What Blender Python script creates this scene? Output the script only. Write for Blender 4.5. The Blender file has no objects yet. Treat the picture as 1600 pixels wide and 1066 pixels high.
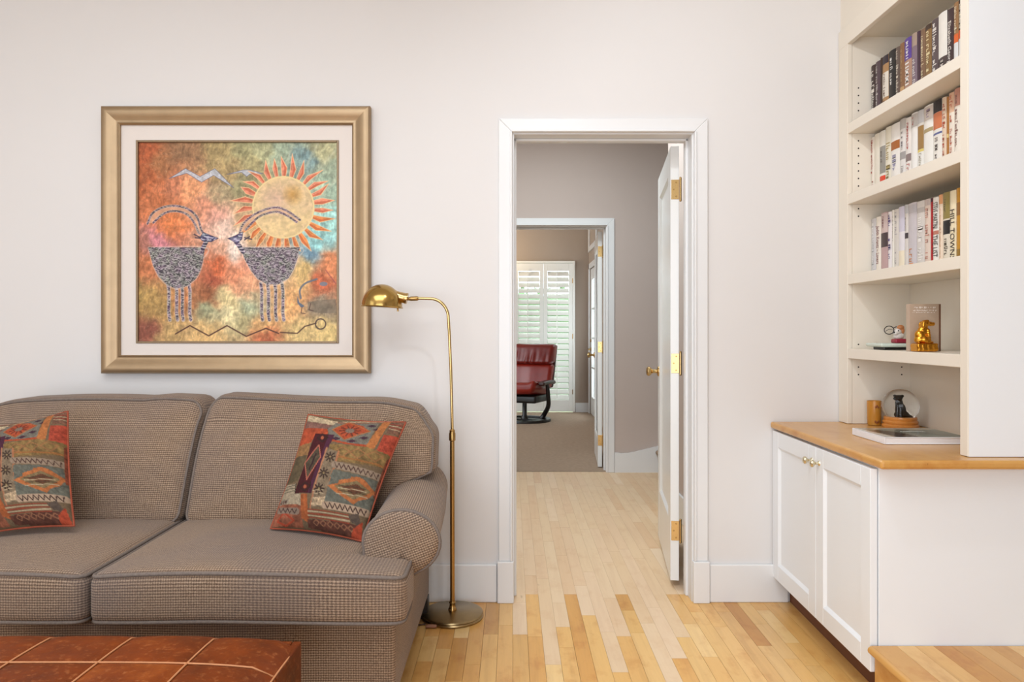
import bpy, bmesh, math, random
import numpy as np
from mathutils import Vector, Matrix

random.seed(7)
RNG = np.random.default_rng(11)
S = bpy.context.scene
COL = S.collection
PI = math.pi

# ------------------------------------------------------------------ camera
CAMH, FPX, CX, CY = 1.18, 1150.0, 800.0, 517.0
cam_d = bpy.data.cameras.new('camera')
cam = bpy.data.objects.new('camera', cam_d)
COL.objects.link(cam)
cam.location = (0, 0, CAMH)
cam.rotation_euler = (PI / 2, 0, 0)
cam_d.sensor_width = 36.0
cam_d.lens = FPX / 1600 * 36
cam_d.shift_y = -(533 - CY) / 1600
cam_d.clip_start = 0.05
S.camera = cam

# ------------------------------------------------------------------ world, lights, exposure
S.view_settings.view_transform = 'Standard'
S.view_settings.look = 'None'
S.view_settings.gamma = 1
S.view_settings.use_curve_mapping = False
S.view_settings.exposure = -0.02
W = bpy.data.worlds.new('sky')
S.world = W
W.use_nodes = True
_wn = W.node_tree.nodes
_wn['Background'].inputs[0].default_value = (0.80, 0.92, 1.0, 1)
_wn['Background'].inputs[1].default_value = 5.0


def area(name, loc, target, sx, sy, power, color=(1, 1, 1)):
    d = bpy.data.lights.new(name, 'AREA')
    d.shape = 'RECTANGLE'
    d.size, d.size_y, d.energy, d.color = sx, sy, power, color
    o = bpy.data.objects.new(name, d)
    COL.objects.link(o)
    o.location = loc
    o.rotation_euler = (Vector(target) - Vector(loc)).to_track_quat('-Z', 'Y').to_euler()
    return o


# daylight through the windows behind the camera, plus added unseen fill lights
area('window_daylight_back', (-0.9, -2.42, 1.25), (-0.8, 3.2, 1.1), 3.6, 2.3, 118, (0.79, 0.885, 1.0))
area('side_fill_light', (-3.25, 0.7, 1.9), (1.6, 2.2, 1.5), 1.9, 1.5, 15, (0.82, 0.92, 1.0))  # added fill from the left for bookcase and cabinet fronts; no window there
area('ceiling_fill_light', (-0.8, 1.0, 2.84), (-0.8, 1.05, 0), 2.2, 1.6, 50, (0.84, 0.92, 1.0))  # added overhead fill to lift the floor and sofa tops
area('hall_fill_light', (0.2, 4.7, 2.9), (0.3, 4.7, 0), 0.8, 0.8, 42, (0.82, 0.94, 1.0))  # unseen panel added to brighten the hall
area('far_room_fill_light', (-2.6, 8.6, 1.6), (0.6, 9.6, 1.0), 1.6, 1.6, 46, (0.9, 0.96, 1.0))  # added fill at the far room's left, away from its window


def spot(name, loc, target, power, deg, radius, color):
    d = bpy.data.lights.new(name, 'SPOT')
    d.energy, d.color, d.spot_size, d.spot_blend, d.shadow_soft_size = power, color, math.radians(deg), 1.0, radius
    o = bpy.data.objects.new(name, d)
    COL.objects.link(o)
    o.location = loc
    o.rotation_euler = (Vector(target) - Vector(loc)).to_track_quat('-Z', 'Y').to_euler()


spot('recessed_downlight', (0.3, 1.75, 2.87), (1.5, 2.95, 1.2), 42, 150, 0.035, (0.87, 0.93, 1.0))
spot('far_wall_lamp', (-0.55, 10.0, 2.1), (0.0, 10.6, 2.6), 30, 120, 0.06, (1.0, 0.75, 0.45))

# ------------------------------------------------------------------ helpers


def lin(c):
    r = []
    for v in c[:3]:
        v = v / 255.0
        r.append(v / 12.92 if v <= 0.04045 else ((v + 0.055) / 1.055) ** 2.4)
    return (*r, 1.0)


def P(px, py, Y):
    return Vector(((px - CX) * Y / FPX, Y, CAMH - (py - CY) * Y / FPX))


class NT:
    def __init__(self, name):
        self.m = bpy.data.materials.new(name)
        self.m.use_nodes = True
        self.t = self.m.node_tree
        self.b = self.t.nodes['Principled BSDF']

    def n(self, typ, **kw):
        o = self.t.nodes.new(typ)
        for k, v in kw.items():
            setattr(o, k, v)
        return o

    def l(self, a, b):
        self.t.links.new(a, b)

    def math(self, op, a, b=None, c=None):
        o = self.n('ShaderNodeMath', operation=op)
        for i, v in enumerate((a, b, c)):
            if v is None:
                continue
            if isinstance(v, (int, float)):
                o.inputs[i].default_value = v
            else:
                self.l(v, o.inputs[i])
        return o.outputs[0]

    def mix(self, f, a, b, mode='MIX'):
        o = self.n('ShaderNodeMix', data_type='RGBA', blend_type=mode)
        for i, v in ((0, f), (6, a), (7, b)):
            if isinstance(v, (int, float)):
                o.inputs[i].default_value = v
            elif isinstance(v, tuple):
                o.inputs[i].default_value = v
            else:
                self.l(v, o.inputs[i])
        return o.outputs[2]

    def ramp(self, f, stops):
        o = self.n('ShaderNodeValToRGB')
        e = o.color_ramp.elements
        while len(e) < len(stops):
            e.new(0.5)
        for i, (p, c) in enumerate(stops):
            e[i].position = p
            e[i].color = c
        self.l(f, o.inputs[0])
        return o.outputs[0]

    def noise(self, vec, scale, detail=3, rough=0.5):
        o = self.n('ShaderNodeTexNoise')
        o.inputs['Scale'].default_value = scale
        o.inputs['Detail'].default_value = detail
        o.inputs['Roughness'].default_value = rough
        if vec is not None:
            self.l(vec, o.inputs['Vector'])
        return o.outputs[0]

    def mapping(self, vec, scale):
        o = self.n('ShaderNodeMapping')
        o.inputs['Scale'].default_value = scale
        self.l(vec, o.inputs['Vector'])
        return o.outputs[0]

    def bump(self, h, strength, dist=0.002):
        o = self.n('ShaderNodeBump')
        o.inputs['Strength'].default_value = strength
        o.inputs['Distance'].default_value = dist
        self.l(h, o.inputs['Height'])
        self.l(o.outputs[0], self.b.inputs['Normal'])


def mat(name, c, rough=0.5, metal=0.0, vary=0.06, scale=8.0, bump=0.0, bscale=200.0, coat=0.0, spec=0.5):
    k = NT(name)
    col = lin(c)
    co = k.n('ShaderNodeTexCoord').outputs['Object']
    f = k.noise(co, scale, 4)
    lo = tuple(x * (1 - vary) for x in col[:3]) + (1,)
    hi = tuple(min(1, x * (1 + vary)) for x in col[:3]) + (1,)
    k.l(k.mix(f, lo, hi), k.b.inputs['Base Color'])
    k.b.inputs['Roughness'].default_value = rough
    k.b.inputs['Metallic'].default_value = metal
    k.b.inputs['Coat Weight'].default_value = coat
    k.b.inputs['Specular IOR Level'].default_value = spec
    if bump:
        k.bump(k.noise(co, bscale, 2), bump, 0.001)
    return k.m


def wood_mat(name, tones, rough=0.3, dark=(120, 70, 30), island=False, flow=(18, 1.2, 18), streak=0.5, figure=0.8):
    """tones: list of board colours; each board draws its own tone; grain runs along Y"""
    k = NT(name)
    pos = k.n('ShaderNodeNewGeometry')
    if island:
        rnd = pos.outputs['Random Per Island']
    else:
        rnd = k.n('ShaderNodeObjectInfo').outputs['Random']
    off = k.n('ShaderNodeCombineXYZ')
    k.l(k.math('MULTIPLY', rnd, 13.0), off.inputs[0])
    k.l(k.math('MULTIPLY', rnd, 37.0), off.inputs[1])
    add = k.n('ShaderNodeVectorMath', operation='ADD')
    k.l(pos.outputs['Position'], add.inputs[0])
    k.l(off.outputs[0], add.inputs[1])
    v = k.mapping(add.outputs[0], flow)
    g1 = k.noise(v, 1.6, 5, 0.6)
    v2 = k.mapping(add.outputs[0], (flow[0] * 6, flow[1] * 4, flow[2] * 6))
    g2 = k.noise(v2, 1.5, 3, 0.6)
    st = [(i / max(1, len(tones) - 1), lin(c)) for i, c in enumerate(tones)]
    base = k.ramp(rnd, st)
    d = k.math('MULTIPLY', k.math('SUBTRACT', g1, 0.48), 2.2)
    d = k.math('MAXIMUM', k.math('MINIMUM', d, 1.0), 0.0)
    c = k.mix(k.math('MULTIPLY', d, streak), base, k.mix(0.75, base, lin(dark), 'MULTIPLY'))
    c = k.mix(k.math('MULTIPLY', g2, 0.16), c, lin(dark))
    # curl figure across the board, mineral streaks and small knots
    v3 = k.mapping(add.outputs[0], (9, 5.5, 9))
    fig = k.noise(v3, 1.3, 4, 0.6)
    k1 = k.math('MINIMUM', k.math('MAXIMUM', k.math('MULTIPLY', k.math('SUBTRACT', fig, 0.52), 3.5), 0.0), 1.0)
    c = k.mix(k.math('MULTIPLY', k1, figure), c, k.mix(0.8, c, lin((214, 168, 112)), 'MULTIPLY'))
    v4 = k.mapping(add.outputs[0], (30, 7, 30))
    kn = k.noise(v4, 1.0, 3, 0.5)
    k2 = k.math('MINIMUM', k.math('MAXIMUM', k.math('MULTIPLY', k.math('SUBTRACT', kn, 0.735), 16.0), 0.0), 1.0)
    c = k.mix(k.math('MULTIPLY', k2, figure), c, lin((104, 62, 28)))
    k.l(c, k.b.inputs['Base Color'])
    k.b.inputs['Roughness'].default_value = rough
    k.bump(g2, 0.05, 0.001)
    return k.m


def attr_mat(name, rough=0.6, bump=0.25, bscale=500):
    k = NT(name)
    a = k.n('ShaderNodeVertexColor', layer_name='Col')
    k.l(a.outputs[0], k.b.inputs['Base Color'])
    k.b.inputs['Roughness'].default_value = rough
    k.b.inputs['Specular IOR Level'].default_value = 0.25
    co = k.n('ShaderNodeTexCoord').outputs['Object']
    k.bump(k.noise(co, bscale, 3), bump, 0.001)
    return k.m


def fabric_mat(name, light, dark, mid, pitch=0.0074):
    k = NT(name)
    uv = k.n('ShaderNodeUVMap')
    sp = k.n('ShaderNodeSeparateXYZ')
    k.l(uv.outputs[0], sp.inputs[0])
    w = 2 * PI / pitch
    su = k.math('SINE', k.math('MULTIPLY', sp.outputs[0], w))
    sv = k.math('SINE', k.math('MULTIPLY', sp.outputs[1], w))
    h = k.math('ADD', k.math('MULTIPLY', su, 0.13), k.math('MULTIPLY', sv, 0.24))
    h = k.math('ADD', h, 0.5)
    geo = k.n('ShaderNodeNewGeometry').outputs['Position']
    big = k.noise(geo, 4.0, 3)
    fine = k.noise(geo, 300.0, 2)
    h2 = k.math('ADD', h, k.math('MULTIPLY', k.math('SUBTRACT', fine, 0.5), 0.9))
    c = k.ramp(h2, [(0.12, lin(dark)), (0.5, lin(mid)), (0.9, lin(light))])
    c = k.mix(k.ramp(k.noise(geo, 2.3, 4), [(0.42, (0, 0, 0, 1)), (0.62, (0.38, 0.38, 0.38, 1))]), c, lin((100, 94, 98)))
    c = k.mix(k.math('MULTIPLY', big, 0.45), c, lin((132, 108, 86)))
    k.l(c, k.b.inputs['Base Color'])
    k.b.inputs['Roughness'].default_value = 0.95
    k.b.inputs['Specular IOR Level'].default_value = 0.15
    k.b.inputs['Sheen Weight'].default_value = 0.15
    k.bump(h2, 0.5, 0.0015)
    return k.m


def clear_glass(name, tint=(1, 1, 1, 1), refl=0.9):
    k = NT(name)
    t = k.n('ShaderNodeBsdfTransparent')
    t.inputs[0].default_value = tint
    g = k.n('ShaderNodeBsdfGlossy')
    g.inputs['Roughness'].default_value = 0.02
    f = k.n('ShaderNodeFresnel')
    bf = k.n('ShaderNodeNewGeometry').outputs['Backfacing']
    k.l(k.math('ADD', k.math('MULTIPLY', bf, 1 / 1.45 - 1.45), 1.45), f.inputs[0])
    m = k.n('ShaderNodeMixShader')
    k.l(k.math('MULTIPLY', f.outputs[0], refl), m.inputs[0])
    k.l(t.outputs[0], m.inputs[1])
    k.l(g.outputs[0], m.inputs[2])
    k.l(m.outputs[0], k.t.nodes['Material Output'].inputs[0])
    return k.m


ORG = {}


class MB:
    """collects geometry in world coordinates; build() links it as one mesh object"""

    def __init__(self):
        self.v, self.f, self.uv, self.fm, self.cur = [], [], [], [], 0

    def add(self, verts, faces, uvs=None, flip=False):
        b = len(self.v)
        self.v += [tuple(p) for p in verts]
        for i, f in enumerate(faces):
            f = tuple(b + j for j in f)
            u = uvs[i] if uvs else None
            if flip:
                f = f[::-1]
                u = u[::-1] if u else None
            self.f.append(f)
            self.uv.append(u)
            self.fm.append(self.cur)

    def box(self, x0, x1, y0, y1, z0, z1):
        v = [(x, y, z) for x in (x0, x1) for y in (y0, y1) for z in (z0, z1)]
        self.add(v, [(0, 1, 3, 2), (4, 6, 7, 5), (0, 4, 5, 1), (2, 3, 7, 6), (0, 2, 6, 4), (1, 5, 7, 3)])
        return self

    def prism(self, poly, axis, a0, a1):
        """poly: 2D points ccw; axis 'x': (y,z), 'y': (x,z), 'z': (x,y)"""
        n = len(poly)

        def mk(p, a):
            return {'x': (a, p[0], p[1]), 'y': (p[0], a, p[1]), 'z': (p[0], p[1], a)}[axis]
        v = [mk(p, a0) for p in poly] + [mk(p, a1) for p in poly]
        fs = [tuple(range(n))[::-1], tuple(range(n, 2 * n))]
        fs += [(i, (i + 1) % n, n + (i + 1) % n, n + i) for i in range(n)]
        self.add(v, fs)
        return self

    def tube(self, pts, r, seg=10, closed=False, cap=True):
        pts = [Vector(p) for p in pts]
        n = len(pts)
        rs = r if isinstance(r, (list, tuple)) else [r] * n
        vs, fs = [], []
        up = None
        for i, p in enumerate(pts):
            if closed:
                t = (pts[(i + 1) % n] - pts[i - 1]).normalized()
            else:
                t = (pts[min(i + 1, n - 1)] - pts[max(i - 1, 0)]).normalized()
            if up is None:
                up = Vector((0, 0, 1)) if abs(t.z) < 0.9 else Vector((1, 0, 0))
            a = t.cross(up)
            if a.length < 1e-6:
                a = t.orthogonal()
            a.normalize()
            b = a.cross(t).normalized()
            up = b
            for k in range(seg):
                th = 2 * PI * k / seg
                vs.append(p + (a * math.cos(th) + b * math.sin(th)) * rs[i])
        m = n if closed else n - 1
        for i in range(m):
            j = (i + 1) % n
            for k in range(seg):
                k2 = (k + 1) % seg
                fs.append((i * seg + k, i * seg + k2, j * seg + k2, j * seg + k))
        if cap and not closed:
            fs.append(tuple(range(seg))[::-1])
            fs.append(tuple((n - 1) * seg + k for k in range(seg)))
        self.add(vs, fs)
        return self

    def lathe(self, prof, c, seg=32, axis=Vector((0, 0, 1))):
        """prof: (r, h) from bottom to top around axis at c"""
        q = Vector((0, 0, 1)).rotation_difference(Vector(axis).normalized())
        c = Vector(c)
        vs, fs = [], []
        for r, h in prof:
            for k in range(seg):
                th = 2 * PI * k / seg
                vs.append(c + q @ Vector((r * math.cos(th), r * math.sin(th), h)))
        for i in range(len(prof) - 1):
            for k in range(seg):
                k2 = (k + 1) % seg
                fs.append((i * seg + k, i * seg + k2, (i + 1) * seg + k2, (i + 1) * seg + k))
        if prof[0][0] > 1e-5:
            fs.append(tuple(range(seg))[::-1])
        if prof[-1][0] > 1e-5:
            fs.append(tuple((len(prof) - 1) * seg + k for k in range(seg)))
        self.add(vs, fs)
        return self

    def ball(self, c, rx, ry=None, rz=None, seg=16, rings=10, rot=None):
        ry = ry or rx
        rz = rz or rx
        vs, fs = [], []
        c = Vector(c)
        for i in range(rings + 1):
            ph = PI * i / rings - PI / 2
            for k in range(seg):
                th = 2 * PI * k / seg
                p = Vector((rx * math.cos(ph) * math.cos(th), ry * math.cos(ph) * math.sin(th), rz * math.sin(ph)))
                vs.append(c + (rot @ p if rot else p))
        for i in range(rings):
            for k in range(seg):
                k2 = (k + 1) % seg
                fs.append((i * seg + k, i * seg + k2, (i + 1) * seg + k2, (i + 1) * seg + k))
        self.add(vs, fs)
        return self

    def rbox(self, c, size, r, n=(10, 10, 6), f=None, k=4):
        """rounded box, deformed by f(point)->point; carries box-projected UVs in metres"""
        h = [s / 2 for s in size]

        def coords(a):
            e = [math.tan(PI / 4 * i / k) * r for i in range(k, 0, -1)]
            m = h[a] - r
            return [-m - x for x in e] + [-m + 2 * m * i / n[a] for i in range(n[a] + 1)] + [m + x for x in e[::-1]]
        cs = [coords(a) for a in range(3)]
        idx, vs, raw = {}, [], []

        def vert(p):
            key = tuple(round(x, 6) for x in p)
            if key in idx:
                return idx[key]
            q = [max(-(h[a] - r), min(h[a] - r, p[a])) for a in range(3)]
            d = Vector([p[a] - q[a] for a in range(3)])
            w = Vector(q) + (d.normalized() * r if d.length > 1e-9 else d)
            w = w + Vector(c)
            raw.append(w.copy())
            vs.append(f(w) if f else w)
            idx[key] = len(vs) - 1
            return idx[key]
        fs, us = [], []
        for a in range(3):
            b, d = (a + 1) % 3, (a + 2) % 3
            for sgn in (-1, 1):
                for i in range(len(cs[b]) - 1):
                    for j in range(len(cs[d]) - 1):
                        q = []
                        for bb, dd in ((i, j), (i + 1, j), (i + 1, j + 1), (i, j + 1)):
                            p = [0, 0, 0]
                            p[a] = sgn * h[a]
                            p[b] = cs[b][bb]
                            p[d] = cs[d][dd]
                            q.append(vert(p))
                        if sgn < 0:
                            q = q[::-1]
                        if len(set(q)) < 3:
                            continue
                        fs.append(tuple(q))
                        if a == 0:
                            us.append([(raw[x].y, raw[x].z) for x in q])
                        elif a == 1:
                            us.append([(raw[x].x, raw[x].z) for x in q])
                        else:
                            us.append([(raw[x].x, raw[x].y) for x in q])
        self.add(vs, fs, us)
        return self

    def map(self, fn):
        self.v = [tuple(fn(Vector(p))) for p in self.v]
        return self

    def build(self, name, m, parent=None, smooth=False, bevel=0.0, local=False, kind=None, label=None, seg=2):
        me = bpy.data.meshes.new(name)
        o0 = ORG.get(parent.name, Vector((0, 0, 0))) if parent and not local else Vector((0, 0, 0))
        me.from_pydata([(p[0] - o0.x, p[1] - o0.y, p[2] - o0.z) for p in self.v], [], self.f)
        ms = m if isinstance(m, (list, tuple)) else [m]
        for x in ms:
            me.materials.append(x)
        if len(ms) > 1:
            me.polygons.foreach_set('material_index', self.fm)
        if any(u is not None for u in self.uv):
            lay = me.uv_layers.new(name='UVMap')
            i = 0
            for f, u in zip(self.f, self.uv):
                for k in range(len(f)):
                    if u:
                        lay.data[i].uv = u[k]
                    i += 1
        if smooth:
            me.polygons.foreach_set('use_smooth', [True] * len(me.polygons))
            if smooth != 'all':
                me.set_sharp_from_angle(angle=math.radians(40))
        me.update()
        o = bpy.data.objects.new(name, me)
        COL.objects.link(o)
        if parent:
            o.parent = parent
            ORG[o.name] = ORG.get(parent.name, Vector((0, 0, 0))) if not local else Vector((0, 0, 0))
        if bevel:
            bm = o.modifiers.new('edge', 'BEVEL')
            bm.width, bm.segments, bm.limit_method = bevel, seg, 'ANGLE'
            bm.angle_limit = math.radians(35)
        if kind:
            o['kind'] = kind
        if label:
            o['label'] = label
        return o


def thing(name, label, cat, loc=(0, 0, 0), rotz=0, group=None, kind=None):
    o = bpy.data.objects.new(name, None)
    COL.objects.link(o)
    o.location = loc
    o.rotation_euler = (0, 0, rotz)
    o.empty_display_size = 0.1
    ORG[o.name] = Vector(loc)
    if label:
        o['label'] = label
    if cat:
        o['category'] = cat
    if group:
        o['group'] = group
    if kind:
        o['kind'] = kind
    return o


def struct(name, label, cat, loc=(0, 0, 0), rotz=0):
    return thing(name, label, cat, loc, rotz, kind='structure')


def sm(a, b, x):
    t = max(0.0, min(1.0, (x - a) / (b - a)))
    return t * t * (3 - 2 * t)


# ------------------------------------------------------------------ materials
M = {}
M['wall'] = mat('wall_paint', (223, 219, 216), 0.75, vary=0.015, scale=3, bump=0.04, bscale=250, spec=0.2)
M['hall_wall'] = mat('hall_paint', (196, 180, 171), 0.75, vary=0.02, scale=3, spec=0.2)
M['far_wall'] = mat('far_room_paint', (172, 156, 142), 0.75, vary=0.03, scale=3, spec=0.2)
M['ceil'] = mat('ceiling_paint', (240, 238, 234), 0.8, vary=0.01, spec=0.2)
M['trim'] = mat('trim_gloss_white', (229, 228, 227), 0.3, vary=0.01, scale=4)
M['door'] = mat('door_gloss_white', (236, 235, 232), 0.22, vary=0.01, scale=4)
M['cab'] = mat('cabinet_white', (240, 242, 244), 0.32, vary=0.01, scale=4)
M['cream'] = mat('bookcase_cream', (234, 224, 208), 0.38, vary=0.015, scale=4)
M['dark'] = mat('dark_gap', (40, 30, 24), 0.9)
M['kick'] = mat('toe_kick_wood', (110, 66, 40), 0.7, vary=0.1)
M['sub'] = mat('subfloor', (104, 70, 40), 0.9)
M['honey'] = wood_mat('maple_honey', [(220, 162, 86), (236, 190, 118), (228, 174, 98), (242, 204, 140), (208, 148, 70), (238, 196, 126), (194, 132, 60)], 0.3, (150, 92, 42))
M['pale'] = wood_mat('maple_unfinished', [(226, 194, 154), (232, 204, 168), (224, 188, 148), (236, 210, 178)], 0.5, (190, 142, 96), streak=0.35, figure=0.35)
M['honey_field'] = wood_mat('maple_honey_field', [(210, 154, 82), (228, 182, 112), (218, 166, 92), (236, 196, 132), (200, 142, 68)], 0.3, (150, 92, 42), island=True)
M['counter'] = wood_mat('maple_counter', [(212, 158, 84), (216, 164, 92)], 0.25, (178, 120, 60), flow=(7, 1.0, 7), streak=0.4)
M['carpet'] = mat('carpet', (168, 146, 126), 1.0, vary=0.2, scale=30, bump=0.8, bscale=400, spec=0.05)
M['brass'] = mat('polished_brass', (198, 166, 112), 0.2, 1.0, vary=0.08, scale=12)
M['ant_brass'] = mat('antique_brass', (170, 136, 84), 0.26, 1.0, vary=0.15, scale=20)
M['gold'] = mat('gold_cast', (214, 150, 52), 0.24, 1.0, vary=0.15, scale=60)
M['fabric'] = fabric_mat('sofa_weave', (192, 167, 142), (66, 53, 47), (133, 109, 89))
M['welt'] = mat('sofa_welt', (120, 108, 100), 0.95, vary=0.35, scale=160, bump=0.5, bscale=300, spec=0.1)
M['black'] = mat('black_wood', (26, 22, 20), 0.35)
M['glass'] = clear_glass('window_glass')
M['frame_gold'] = mat('champagne_frame', (164, 140, 110), 0.42, 0.9, vary=0.14, scale=16)
M['fillet'] = mat('fillet_bronze', (140, 118, 92), 0.45, 0.5, vary=0.25, scale=150)
M['mat_board'] = mat('mat_board', (226, 216, 208), 0.9, vary=0.02, scale=200, spec=0.1)
M['red_leather'] = mat('red_leather', (132, 28, 14), 0.3, vary=0.25, scale=9, bump=0.3, bscale=40)
M['shutter'] = mat('shutter_white', (236, 233, 226), 0.4, vary=0.01)

# ================================================================== SETTING
WY = 3.208          # wall with the picture and the doorway
WT = 0.152
OX0, OX1, OZ = 0.008, 0.784, 2.036     # doorway opening
HY = 6.14           # hall back wall
FY = 10.63          # far room back wall
LX, RX, BY = -3.4, 3.3, -2.6


def wall(name, label, boxes, m):
    b = MB()
    for x in boxes:
        b.box(*x)
    o = b.build(name, m, kind='structure', label=label)
    o['category'] = 'wall'
    return o


CZ = 2.9
wall('wall_back', 'warm white wall with the doorway, behind the grey sofa', [
    (LX, OX0, WY, WY + WT, 0, CZ), (OX1, RX, WY, WY + WT, 0, CZ), (OX0, OX1, WY, WY + WT, OZ + 0.012, CZ)], M['wall'])
wall('wall_left', 'white side wall left of the sofa', [(LX - 0.12, LX, BY, WY, 0, CZ)], M['wall'])
wall('wall_right', 'white side wall beyond the raised floor', [(RX, RX + 0.12, BY, WY, 0, CZ)], M['wall'])
wall('wall_front', 'white wall opposite the doorway', [(LX, RX, BY - 0.12, BY, 0, CZ)], M['wall'])
wall('wall_nook', 'short wall behind the built-in bookcase', [(1.722, 1.85, 2.32, WY, 0, CZ)], M['wall'])
wall('wall_soffit', 'painted bulkhead above the built-in bookcase', [(1.432, 1.722, 2.31, WY, 2.482, CZ)], M['cream'])
wall('ceiling', 'white ceiling of the front room', [(LX, RX, BY, WY, CZ, CZ + 0.1)], M['ceil'])

# hall
H0 = WY + WT
wall('wall_hall_left', 'taupe left wall of the hall', [(-1.6, -1.5, H0, HY, 0, 3.0)], M['hall_wall'])
wall('wall_hall_right', 'taupe side wall of the hall behind the open door', [(1.05, 1.15, H0, 4.95, 0, 3.0)], M['hall_wall'])
wall('wall_stairwell', 'taupe wall at the end of the stairs', [(3.0, 3.1, H0, HY, 0, 3.0)], M['hall_wall'])
OX0b, OX1b, OZb = 0.008, 0.785, 2.05
wall('wall_hall_back', 'taupe hall wall around the second doorway', [
    (-1.6, OX0b, HY, HY + WT, 0, 3.0), (OX1b, 3.1, HY, HY + WT, 0, 3.0), (OX0b, OX1b, HY, HY + WT, OZb + 0.012, 3.0)], M['hall_wall'])
wall('ceiling_hall', 'white hall ceiling', [(-1.6, 3.1, H0, HY, 3.0, 3.1)], M['ceil'])
# far room
F0 = HY + WT
FX = 1.109
wall('wall_far_left', 'brown taupe left wall of the far room', [(-3.2, -3.1, F0, FY, 0, 2.95)], M['far_wall'])
D3a, D3b, D3z = 9.62, 10.46, 2.06
wall('wall_far_right', 'brown taupe right wall of the far room', [
    (FX, FX + 0.12, F0, D3a, 0, 2.95), (FX, FX + 0.12, D3b, FY, 0, 2.95), (FX, FX + 0.12, D3a, D3b, D3z, 2.95)], M['far_wall'])
SX0, SX1, SZ = 0.005, 0.905, 2.185
wall('wall_far_back', 'brown taupe wall around the shuttered window', [
    (-3.2, SX0 + 0.02, FY, FY + 0.14, 0, 2.95), (SX1 - 0.02, FX, FY, FY + 0.14, 0, 2.95), (SX0 + 0.02, SX1 - 0.02, FY, FY + 0.14, SZ - 0.02, 2.95)], M['far_wall'])
wall('ceiling_far', 'white ceiling of the far room', [(-3.2, FX + 0.12, F0, FY, 2.95, 3.05)], M['ceil'])

# ------------------------------------------------------------------ floor
fl = MB().box(LX, RX, BY, HY + 0.02, -0.06, -0.012).build('floor', M['sub'], kind='structure', label='strip maple floor, honey coloured in the front room and pale unfinished in the hall')
fl['category'] = 'floor'
PWID, PX0 = 0.05715, 0.003
_pm = {}


def plank_mesh(m, key):
    if key not in _pm:
        b = MB()
        g = 0.0005 if key == 'honey' else 0.00025
        b.box(g, PWID - g, 0, 1, -0.0118, 0)
        o = b.build('plank', m)
        _pm[key] = o.data
        bpy.data.objects.remove(o)
    return _pm[key]


plank_mesh(M['honey'], 'honey')
plank_mesh(M['pale'], 'pale')


def plank(x, y0, y1, key, parent=fl, z=0.0):
    o = bpy.data.objects.new('plank', _pm[key])
    COL.objects.link(o)
    o.parent = parent
    o.location = (x, y0 + 0.0005, z)
    o.scale = (1, max(0.01, y1 - y0 - 0.001), 1)
    return o


pale_end = {0: 2.858, 1: 3.294, 2: 2.60, 3: 2.931, 4: 3.294, 5: 3.051, 6: 2.542, 7: 2.842, 8: 3.294, 9: 2.2, 10: 2.65, 11: 2.833, 12: 3.294, 13: 3.294}
joints = {9: [2.969], 6: [3.6], 2: [3.5]}
field = MB()
r1 = random.Random(5)
for k in range(-60, 58):
    x = PX0 + k * PWID
    in_view = -15 <= k <= 19
    hall_col = -27 <= k <= 52
    pe = pale_end.get(k, 3.294)
    # hall boards (pale), from the back to the transition
    if -3 <= k <= 20:
        y = HY + 0.015
        ends = [pe] + sorted(joints.get(k, []))
        while y > pe + 0.05:
            L = r1.uniform(0.45, 1.15)
            nxt = y - L
            js = [j for j in joints.get(k, []) if nxt - 0.25 < j < y - 0.05]
            if js:
                nxt = js[0]
            if nxt < pe + 0.22:
                nxt = pe
            plank(x, nxt, y, 'pale')
            y = nxt
        top = pe
    else:
        if hall_col:
            y = HY + 0.015
            while y > H0:
                nxt = max(H0 - 0.05, y - r1.uniform(0.5, 1.1))
                field.cur = 1
                field.box(x + .0005, x + PWID - .0005, nxt, y - .001, -0.0118, 0)
                y = nxt
        top = WY + 0.06
    y = top
    lim = 1.75 if in_view else BY
    if in_view:
        while y > lim:
            nxt = y - r1.choice([0.22, 0.34, 0.5, 0.62, 0.8, 1.0]) * r1.uniform(0.85, 1.15)
            if nxt < lim + 0.1:
                nxt = lim
            plank(x, nxt, y, 'honey')
            y = nxt
    field.cur = 0
    y = lim if in_view else top
    while y > BY:
        nxt = max(BY, y - r1.uniform(0.5, 1.3))
        field.box(x + .0005, x + PWID - .0005, nxt, y - .001, -0.0118, 0)
        y = nxt
pale_f = wood_mat('maple_unfinished_field', [(224, 190, 150), (232, 204, 168)], 0.5, (190, 142, 96), island=True, figure=0.35)
field.build('plank_field', [M['honey_field'], pale_f], fl, kind='stuff')

c = MB().box(-3.2, FX + 0.12, HY + 0.02, FY, -0.06, 0.004).build('floor_carpet', M['carpet'], kind='structure', label='beige carpet of the far room')
c['category'] = 'floor'

# raised floor (step) at lower right
st = struct('floor_raised', 'raised maple floor step beside the white cabinet end', 'floor', (1.1, 1.0, 0))
STX, STZ, STY = 1.102, 0.198, 2.292
MB().box(STX + 0.028, RX, BY, STY, 0, STZ - 0.026).build('riser', M['counter'], st)
b = MB()
b.box(STX + 0.02, STX + 0.095, BY, STY, STZ - 0.026, STZ)
b.tube([(STX + 0.018, BY, STZ - 0.013), (STX + 0.018, STY, STZ - 0.013)], 0.013, 12)
b.build('nosing', M['counter'], st, smooth=True)
for k in range(26):
    x = STX + 0.0955 + k * PWID
    y = STY
    while y > 0.9:
        nxt = y - r1.uniform(0.3, 0.9)
        plank(x - 1.1, nxt - 1.0, y - 1.0, 'honey', st, STZ)
        y = nxt
MB().box(STX + 0.09, RX, BY, STY, STZ - 0.026, STZ - 0.012).build('underlay', M['sub'], st)


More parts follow.
